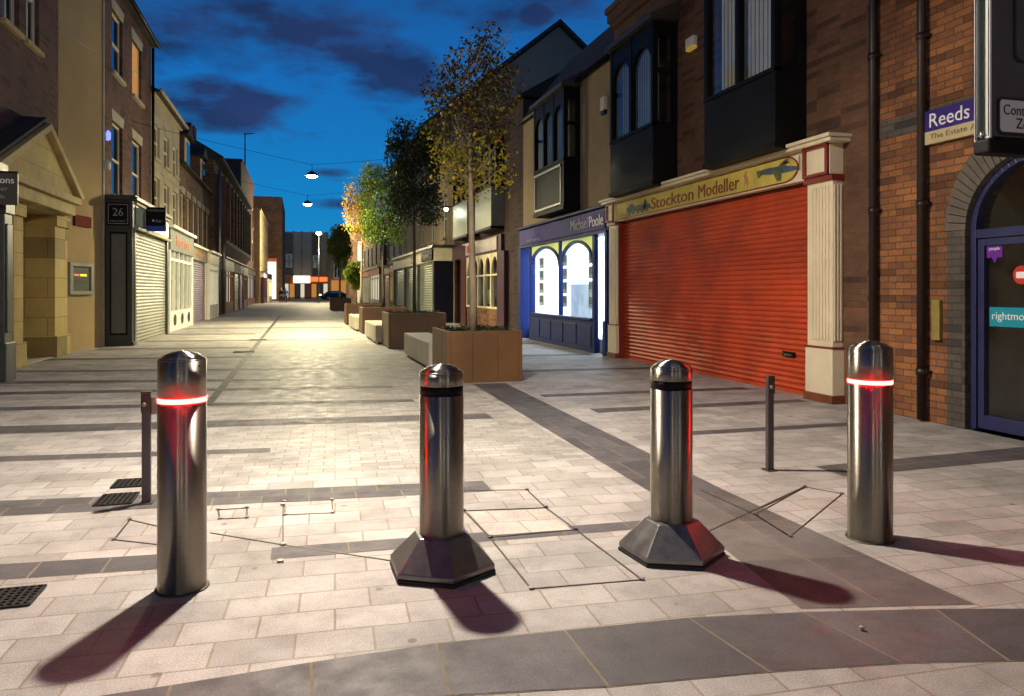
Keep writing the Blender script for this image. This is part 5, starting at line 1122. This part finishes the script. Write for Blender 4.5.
def tree(x, y, z0, z1, zt, rx, ry, nleaf, ls, mats, wts, label, bark='bark', tr=.055, boxy=.0, holes=.0, nb=16, clump=60, low=None):
    """z0 trunk foot, z1 crown base, zt crown top"""
    t = empty('tree', (x, y, z0), label, 'tree', 'street trees growing in the planters')
    m_ = MB(); zc = (z1 + zt) / 2; lean = R.uniform(-.04, .04)
    path = [(x + lean * k / 6 * 2 + R.uniform(-.012, .012), y + R.uniform(-.012, .012), z0 + (zt - .3 - z0) * k / 9) for k in range(10)]
    m_.tube(path, [tr * (1.12 if k == 0 else 1 - .085 * k) for k in range(10)], 10)
    tips = []
    for k in range(nb):
        s_ = R.uniform(z1 - .05, zt - .5); fr = (s_ - z0) / (zt - .3 - z0) * 9; i = min(8, max(0, int(fr))); a_, b_ = Vector(path[i]), Vector(path[i + 1]); p = a_.lerp(b_, min(1, fr - i))
        ang = 2.4 * k + R.uniform(-.4, .4); L = R.uniform(.55, .95); e = Vector((x + rx * L * math.cos(ang), y + ry * L * math.sin(ang), min(zt - .15, s_ + R.uniform(.25, .9))))
        mid = p.lerp(e, .5) + Vector((0, 0, -.06)); m_.tube([p, mid, e], [.02, .012, .004], 5); tips.append(e)
        for q in range(4):
            s0 = p.lerp(e, R.uniform(.3, 1)); e2 = s0 + Vector((R.uniform(-.3, .3) * rx, R.uniform(-.3, .3) * ry, R.uniform(-.05, .4))); m_.tube([s0, e2], [.007, .003], 4); tips.append(e2)
    m_.build('trunk', bark, t)
    c_ = MB(); hz = (zt - z1) / 2
    cl = []
    while len(cl) < clump:
        a, b, c = R.uniform(-1, 1), R.uniform(-1, 1), R.uniform(-1, 1)
        if boxy: ok = (abs(a) ** 4 + abs(b) ** 4 + abs(c) ** 6) < 1
        else: ok = a * a + b * b + c * c * .9 < 1
        if ok: cl.append((a, b, c))
    for k in range(nleaf):
        a, b, c = R.choice(cl); sg = .16 if boxy else .15
        a += R.gauss(0, sg); b += R.gauss(0, sg); c += R.gauss(0, sg * .8)
        if max(abs(a), abs(b)) > 1.12 or abs(c) > 1.06: continue
        leaf_mats = R.choices(range(len(mats)), wts)[0]
        if low is not None and c < -.35 and R.random() < .75: leaf_mats = low if R.random() < .5 else (low + 1) % len(mats)  # lamplit lower crown painted in with the brighter leaf colours
        leaf(c_, (x + a * rx, y + b * ry, zc + c * hz), ls * R.uniform(.6, 1.25), leaf_mats)
    c_.build('crown', mats, t, recalc=False)
P_ = [(2.14, 11.18, 1.19, 1.32, .79, 'rust', 'nearest and largest planter, brown steel, holding the sparse autumn tree'),
      (2.06, 18.3, 1.42, 1.5, .86, 'rust', 'second planter from the camera, brown steel, beside the pale bench'),
      (1.96, 24.9, 1.45, 1.5, .86, 'rust_dark', 'third planter from the camera, darker brown steel'),
      (1.84, 31.6, 1.45, 1.5, .86, 'rust_dark', 'fourth planter from the camera, dark brown steel'),
      (2.15, 56.8, 1.5, 1.5, .88, 'rust', 'farthest planter at the end of the street')]
for p in P_: planter(*p)
tree(2.70, 11.85, .75, 2.95, 5.62, .74, .70, 4300, .038, [LEAF_SHADE, LEAF_P, LEAF_Y, LEAF_O], [8, 1.6, .5, .15], 'nearest tree, sparse crown turning yellow and orange, pale trunk', tr=.066, clump=110, nb=24, low=1)
tree(2.80, 19.0, .8, 3.15, 5.65, .66, .66, 9500, .042, [LEAF_D, LEAF_G], [9, 1], 'second tree, dense dark green boxy crown', bark='bark_dark', boxy=1, clump=130, tr=.05)
tree(2.72, 25.6, .8, 3.05, 5.6, .78, .7, 7500, .045, [LEAF_G, LEAF_B, LEAF_D], [3, 2, 1], 'third tree, full bright green oval crown', bark='bark_dark', clump=120, boxy=1, tr=.05)
tree(2.5, 32.3, .8, 3.3, 6.2, .75, .7, 2600, .055, [LEAF_Y, LEAF_O, LEAF_P], [3, 2, 2], 'fourth tree, thin yellow and orange crown', tr=.06, clump=60)
tree(2.85, 57.5, .8, 3.1, 6.3, .85, .85, 4500, .075, [LEAF_B, LEAF_G, LEAF_P], [3, 2, 2], 'farthest planter tree, olive green egg shaped crown', tr=.09, clump=90)
tree(6.0, 84.0, 0, 1.6, 4.6, 1.3, 1.2, 3500, .12, [LEAF_B, LEAF_P], [3, 1], 'small bright green tree at the far right end of the street', tr=.08, clump=70)
def bench(x0, x1, y0, y1, label):
    m_ = MB(); m_.box(x0, x1, y0, y1, .06, .5); t = empty('bench', ((x0 + x1) / 2, y0, 0), label, 'bench', 'pale concrete block benches by the planters')
    m_.build('seat', 'concrete', t, bevel=.02); m_ = MB(); m_.box(x0 + .06, x1 - .06, y0 + .06, y1 - .06, 0, .06); m_.build('plinth', 'charcoal', t)
bench(2.16, 2.7, 13.0, 16.2, 'pale concrete bench between the nearest and second planters')
bench(1.90, 2.4, 19.85, 23.2, 'pale concrete bench between the second and third planters')
bench(1.84, 2.3, 26.45, 30, 'pale concrete bench between the third and fourth planters')
# ------------------------------------------------------------------ catenary lamps
def cat_lamp(x, y, z, power, colr, label, mat, r=.16):
    t = empty('hanging_lamp', (x, y, z), label, 'lamp', 'round lamps hung on cables over the street')
    m_ = MB(); m_.lathe([(.03, .16), (.06, .14), (.17, .06), (.2, .01), (.2, -.0)], (x, y, z), 24); m_.build('housing', 'zinc_dark', t)
    m_ = MB(); m_.lathe([(.01, -.07), (.09, -.055), (r, -.015), (r, -.001)], (x, y, z), 24); m_.build('lens', mat, t)
    m_ = MB(); m_.tube([(x, y, z + .15), (x, y, z + .35)], .012, 6); m_.build('hanger', 'zinc_dark', t)
    l = bpy.data.lights.new('lamp_light', 'AREA'); l.shape = 'DISK'; l.size = .2; l.energy = power; l.color = colr
    o = bpy.data.objects.new('lamp_light', l); col.objects.link(o); o.parent = t; o.location = (0, 0, -.1)
    l = bpy.data.lights.new('lamp_globe_light', 'POINT'); l.energy = power * .45; l.color = colr; l.shadow_soft_size = .1
    o = bpy.data.objects.new('lamp_globe_light', l); col.objects.link(o); o.parent = t; o.location = (0, 0, -.2)
    c_ = MB(); pts = []
    for k in range(21):
        s_ = k / 20; X = -4.75 + (11.2) * s_; xr = (x + 4.75) / 11.2
        e = z + .35; zl = 6.4; zr_ = 6.2
        zz = zl + (e - zl) * (s_ / xr) ** .9 if s_ < xr else e + (zr_ - e) * ((s_ - xr) / (1 - xr)) ** 1.1
        pts.append((X, y, zz))
    c_.tube(pts, .006, 5); tag(c_.build('lamp_cable', 'black', origin=pts[0]), label.replace('lamp', 'cable holding the lamp').replace('round ', 'thin '), 'cable', 'cables across the street')
cat_lamp(.36, 6.15, 4.78, 600, (1, .87, .72), 'round lamp nearest the camera, hung over the bollards', 'lamp_near')
cat_lamp(.36, 24.3, 5.0, 800, (1, .88, .52), 'round starry lamp over the street beyond the second planter', 'lamp')
cat_lamp(.30, 32.2, 5.0, 850, (1, .88, .54), 'round starry lamp farther away over the street by the fourth planter', 'lamp')
# column lamp at far end
t = empty('street_lamp', (2.1, 89.8, 0), 'tall column street lamp at the far end before the grey block', 'lamp')
m_ = MB(); m_.tube([(2.1, 89.8, 0), (2.1, 89.8, 8.1)], [.08, .04], 8); m_.build('column', 'charcoal', t)
m_ = MB(); m_.lathe([(.1, 0), (.3, .1), (.28, .3), (.05, .4)], (2.1, 89.8, 7.9), 14); m_.build('lantern', emis('far_lantern_glow', (1, .95, .8), 25), t)
l = bpy.data.lights.new('lamp_light', 'POINT'); l.energy = 7000; l.color = (1, .85, .5); l.shadow_soft_size = .3; o = bpy.data.objects.new('lamp_light', l); col.objects.link(o); o.parent = t; o.location = (0, -1.6, 7.3)
# ------------------------------------------------------------------ traffic sign at top right
t = empty('traffic_sign', (4.0, 3.2, 0), 'large dark framed traffic sign on a post at the top right corner', 'sign')
X0, X1, Y0, Y1 = 3.50, 4.42, 3.12, 3.215
zb = 2.16
m_ = MB(); m_.box(X0, X1, Y0 + .004, Y0 + .012, zb + .06, 4.2); face = m_.build('face', 'sign_back', t)
m_ = MB(); m_.box(X0, X0 + .012, Y0, Y0 + .02, zb + .05, 4.2); m_.box(X0, X0 + .014, Y1 - .012, Y1, zb, 4.2); m_.build('edge_strip', 'plate', t)
m_ = MB(); m_.box(X0 + .03, X0 + .04, Y0 + .02, Y1 - .012, zb + .05, 4.2); m_.box(X0 + .0, X1, Y1 - .011, Y1 - .003, zb + .05, 4.2); m_.build('side_channel', 'sign_green', t)
m_ = MB(); m_.box(X0 - .005, X1, Y0 - .004, Y1 + .006, zb - .03, zb + .048); m_.build('bottom_rail', 'black', t, bevel=.012)
for z in (zb + .04, 2.98, 3.7):
    m_ = MB(); m_.tube([(X0 + .005, Y0 + .03, z + .03), (X0 + .005, Y1 - .02, z + .03)], .006, 6); m_.tube([(X0 + .002, Y0 + .05, z + .015), (X0 + .002, Y0 + .05, z + .05)], .01, 6); m_.build('fixing_bolt', 'zinc', t)
pl0, pl1 = X0 + .065, X0 + .465; pz0, pz1 = zb + .085, zb + .255
def rrect(mb, x0, x1, z0, z1, r, ya, yb, mi=0):
    pts = []
    for cx_, cz_, a0 in ((x1 - r, z1 - r, 0), (x0 + r, z1 - r, 90), (x0 + r, z0 + r, 180), (x1 - r, z0 + r, 270)):
        for k in range(5): a = math.radians(a0 + 22.5 * k); pts.append((cx_ + r * math.cos(a), cz_ + r * math.sin(a)))
    mb.prism(pts, lambda p, q, h: (p, h, q), ya, yb, mi)
m_ = MB(); rrect(m_, pl0 - .015, pl1 + .015, pz0 - .015, pz1 + .015, .03, Y0 - .002, Y0 + .004); m_.build('plate_border', 'black_letter', t)
m_ = MB(); rrect(m_, pl0, pl1, pz0, pz1, .02, Y0 - .005, Y0 - .002); m_.build('plate', 'plate', t)
text('lettering', 'Controlled', .1, 'black_letter', (pl0 + .02 + .155, Y0 - .007, pz1 - .052), 'C', t, w=.31, h=.055, depth=.001)
text('lettering', 'Zone', .1, 'black_letter', (pl0 + .02 + .165, Y0 - .007, pz0 + .048), 'C', t, w=.16, h=.055, depth=.001)
m_ = MB(); rrect(m_, X0 + .16, X1 - .15, 2.62, 3.3, .05, Y0 - .001, Y0 + .0035); m_.build('plate_border', 'black_letter', t)
m_ = MB(); rrect(m_, X0 + .175, X1 - .165, 2.635, 3.285, .04, Y0 - .004, Y0 - .001); m_.build('plate', 'sign_back', t)
cx_, cz_ = X0 + .36, 2.93 + .0
m_ = MB(); pts = [((X0 + X1) / 2 + .36 * math.cos(a * .1963), 3.02 + .0 + .0 + .0 + .36 * math.sin(a * .1963) + .60) for a in range(32)]; m_.prism(pts, lambda p, q, h: (p, h, q), Y0 - .004, Y0 + .003); m_.build('red_roundel', 'red', t)
m_ = MB(); pts = [((X0 + X1) / 2 + .26 * math.cos(a * .1963), 3.62 + .26 * math.sin(a * .1963)) for a in range(32)]; m_.prism(pts, lambda p, q, h: (p, h, q), Y0 - .007, Y0 - .0045); m_.build('roundel_centre', 'plate', t)
m_ = MB(); m_.tube([(4.15, 3.32, 0), (4.15, 3.32, 4.3)], .06, 14); m_.build('post', 'zinc', t)
def back_building(x0, x1, y, h, wall, label):
    b_ = empty('terrace_building', ((x0 + x1) / 2, y, 0), label, 'building')
    m_ = MB(); m_.box(x0, x1, y - 10, y, 0, h); m_.build('wall', wall, b_)
    m_ = MB(); m_.prism([(y + .3, h), (y - 5, h + 2.8), (y - 10.3, h)], lambda p, q, t_: (t_, p, q), x0, x1); m_.build('roof', 'slate', b_)
    n = int((x1 - x0) / 2.6)
    for fl in (4.0, 7.0):
        for k in range(n):
            c = x0 + (x1 - x0) * (k + .5) / n; m_ = MB(); m_.box(c - .6, c + .6, y, y + .08, fl, fl + 1.7); w_ = m_.build('window', 'cream_paint', b_); m_ = MB(); m_.box(c - .5, c + .5, y + .081, y + .09, fl + .1, fl + 1.6); m_.build('pane', 'glass_dark', w_)
    m_ = MB(); m_.box(x0 + .4, x1 - .4, y, y + .3, 2.8, 3.5); m_.build('fascia', 'charcoal', b_)
    m_ = MB(); m_.box(x0 + .6, x1 - .6, y, y + .1, .1, 2.8); m_.build('shop_window', 'curtain_dim', b_)
back_building(-34, -12, -24, 9.5, 'brick_dark', 'dark red brick terrace across the road behind the bollards')
back_building(-11.9, 3, -24, 10.5, 'brick_stock', 'brown brick terrace facing down the street behind the viewer')
back_building(3.1, 24, -24, 9.0, 'render_grey', 'grey rendered terrace across the road behind the viewer')
back_building(24.1, 40, -22, 11.0, 'brick_brown', 'tall brown terrace far to the right behind the viewer')
for (x_, y_, lab) in ((-3.6, -11, 'unseen column lamp added behind the viewer, left one'), (1.3, -16, 'unseen column lamp added behind the viewer, middle one'), (7.5, -12, 'unseen column lamp added behind the viewer, right one')):
    t = empty('street_lamp', (x_, y_, 0), lab, 'lamp', 'unseen column lamps added for steel reflections')  # unseen lamps, added so the steel bollards have streaks to reflect
    m_ = MB(); m_.tube([(x_, y_, 0), (x_, y_, 6.2)], [.09, .05], 10); m_.build('column', 'charcoal', t)
    m_ = MB(); m_.lathe([(.08, 0), (.22, .08), (.24, .3)], (x_, y_, 6.2), 16); m_.build('lantern', emis('rear_lantern_glow', (1, .88, .68), 260), t)
    m_ = MB(); m_.lathe([(.30, 0), (.30, .05), (.05, .16)], (x_, y_, 6.5), 16); m_.build('lamp_hood', 'charcoal', t)
# ------------------------------------------------------------------ people (far away)
def person(x, y, rot, top, legs, label, step=.14, arm=.0):
    t = empty('person', (x, y, 0), label, 'person')
    def skin(name, joints, edges, mat, root=0):
        me = bpy.data.meshes.new(name); me.from_pydata([j[0] for j in joints], edges, []); o = bpy.data.objects.new(name, me); col.objects.link(o)
        md = o.modifiers.new('skin', 'SKIN'); 
        if not me.skin_vertices: me.skin_vertices.new()
        for i, j in enumerate(joints): me.skin_vertices[0].data[i].radius = (j[1], j[1] * (j[2] if len(j) > 2 else 1))
        me.skin_vertices[0].data[root].use_root = True
        sb = o.modifiers.new('sub', 'SUBSURF'); sb.levels = 1; sb.render_levels = 1
        dg = bpy.context.evaluated_depsgraph_get(); dg.update(); m2 = bpy.data.meshes.new_from_object(o.evaluated_get(dg)); bpy.data.objects.remove(o)
        for p_ in m2.polygons: p_.use_smooth = True
        m2.materials.clear(); m2.materials.append(M[mat]); ob = bpy.data.objects.new(name, m2); col.objects.link(ob); ob.parent = t; ob.rotation_euler.z = rot
        return ob
    J = [((0, 0, .95), .13), ((0, 0, 1.15), .12), ((0, 0, 1.38), .15, .7), ((0, 0, 1.52), .055), ((0, .01, 1.60), .085), ((0, .015, 1.70), .095), ((0, .01, 1.77), .06)]
    E = [(0, 1), (1, 2), (2, 3), (3, 4), (4, 5), (5, 6)]
    for s_ in (-1, 1):
        k = len(J); J += [((s_ * .18, 0, 1.42), .065), ((s_ * .23, .02 * s_, 1.15), .045), ((s_ * .22, .1 + arm, .92), .035), ((s_ * .22, .12 + arm, .83), .035, .5)]; E += [(2, k), (k, k + 1), (k + 1, k + 2), (k + 2, k + 3)]
        for q in range(4): i_ = len(J); J.append(((s_ * .22 + (q - 1.5) * .004, .09 + arm + .022 * q, .74 + .006 * abs(q - 1.5)), .008)); E.append((k + 3, i_))
        i_ = len(J); J.append(((s_ * .19, .16 + arm, .79), .009)); E.append((k + 3, i_))
        k = len(J); J += [((s_ * .09, 0, .88), .09), ((s_ * .10, s_ * step * .5 + .03, .5), .065), ((s_ * .10, s_ * step, .1), .045), ((s_ * .10, s_ * step + .14, .04), .04)]; E += [(0, k), (k, k + 1), (k + 1, k + 2), (k + 2, k + 3)]
    skin('body', J, E, 'skin')
    J = [((0, 0, .92), .15), ((0, 0, 1.15), .145), ((0, 0, 1.38), .17, .75), ((0, 0, 1.47), .08)]; E = [(0, 1), (1, 2), (2, 3)]
    for s_ in (-1, 1): k = len(J); J += [((s_ * .18, 0, 1.42), .085), ((s_ * .23, .02 * s_, 1.15), .062), ((s_ * .22, .1 + arm, .93), .05)]; E += [(2, k), (k, k + 1), (k + 1, k + 2)]
    skin('jacket', J, E, top)
    J = [((0, 0, .95), .15)]; E = []
    for s_ in (-1, 1): k = len(J); J += [((s_ * .09, 0, .85), .11), ((s_ * .10, s_ * step * .5 + .03, .5), .082), ((s_ * .10, s_ * step, .09), .065)]; E += [(0, k), (k, k + 1), (k + 1, k + 2)]
    skin('trousers', J, E, legs)
    skin('hair', [((0, -.02, 1.66), .095), ((0, -.015, 1.74), .095), ((0, -.005, 1.79), .06)], [(0, 1), (1, 2)], 'hair')
person(-2.02, 88, 2.8, 'cloth_dark', 'cloth_dark', 'person in dark clothes standing at the far end of the street')
person(-1.55, 88.4, 3.3, 'cloth_blue', 'denim', 'person in a bright blue jacket beside the one in dark clothes')
# ------------------------------------------------------------------ parked car at the far end
def car(x, y, rot, label):
    t = empty('parked_car', (x, y, 0), label, 'car'); t.rotation_euler.z = rot
    def b(mb, n, m, bev=0):
        me = mb.build(n, m, None, bevel=bev); me.parent = t; return me
    prof = [(-2.1, .35), (-2.1, .75), (-1.95, .95), (-1.3, 1.02), (-.7, 1.42), (.7, 1.45), (1.5, 1.05), (2.0, .95), (2.1, .7), (2.1, .35), (1.7, .3), (-1.7, .3)]
    m_ = MB(); m_.prism(prof, lambda p, q, h: (p, h, q), -.85, .85); body = b(m_, 'body', 'car', .08)
    m_ = MB(); m_.prism([(-1.2, 1.03), (-.68, 1.36), (.66, 1.38), (1.35, 1.04)], lambda p, q, h: (p, h, q), -.858, .858); b(m_, 'side_windows', 'glass_dark')
    for (wx, wy) in ((-1.35, -.8), (1.3, -.8), (-1.35, .8), (1.3, .8)):
        m_ = MB(); m_.tube([(wx, wy - .1, .32), (wx, wy + .1, .32)], .32, 16); w_ = b(m_, 'wheel', 'rubber'); m_ = MB(); m_.tube([(wx, wy - .11, .32), (wx, wy + .11, .32)], .18, 12); r_ = m_.build('rim', 'zinc'); r_.parent = w_
    for s_ in (-.6, .6): m_ = MB(); m_.box(-2.13, -2.09, s_ - .16, s_ + .16, .68, .84); b(m_, 'headlight', 'lamp_small' if s_ > 0 else 'white')
x_, y_ = xy(334, 126), 126
car(x_, y_, math.radians(20), 'dark parked car with a lit headlight at the far end of the street')
# ------------------------------------------------------------------ camera & render
cd = bpy.data.cameras.new('camera'); cam = bpy.data.objects.new('camera', cd); col.objects.link(cam)
cam.location = (0, 0, CH); cam.rotation_euler = (math.radians(90), 0, -TH); cd.sensor_width = 36; cd.lens = F * 36 / 1024; cd.shift_y = -57 / 1024
cd.clip_end = 2000; cd.clip_start = .05; sc.camera = cam
sc.view_settings.view_transform = 'Standard'; sc.view_settings.look = 'None'; sc.view_settings.exposure = .14; sc.view_settings.gamma = 1
sc.render.engine = 'CYCLES'; sc.cycles.use_denoising = True; sc.cycles.max_bounces = 6; sc.cycles.transparent_max_bounces = 12
sc.cycles.sample_clamp_indirect = 6; sc.cycles.caustics_reflective = False; sc.cycles.caustics_refractive = False
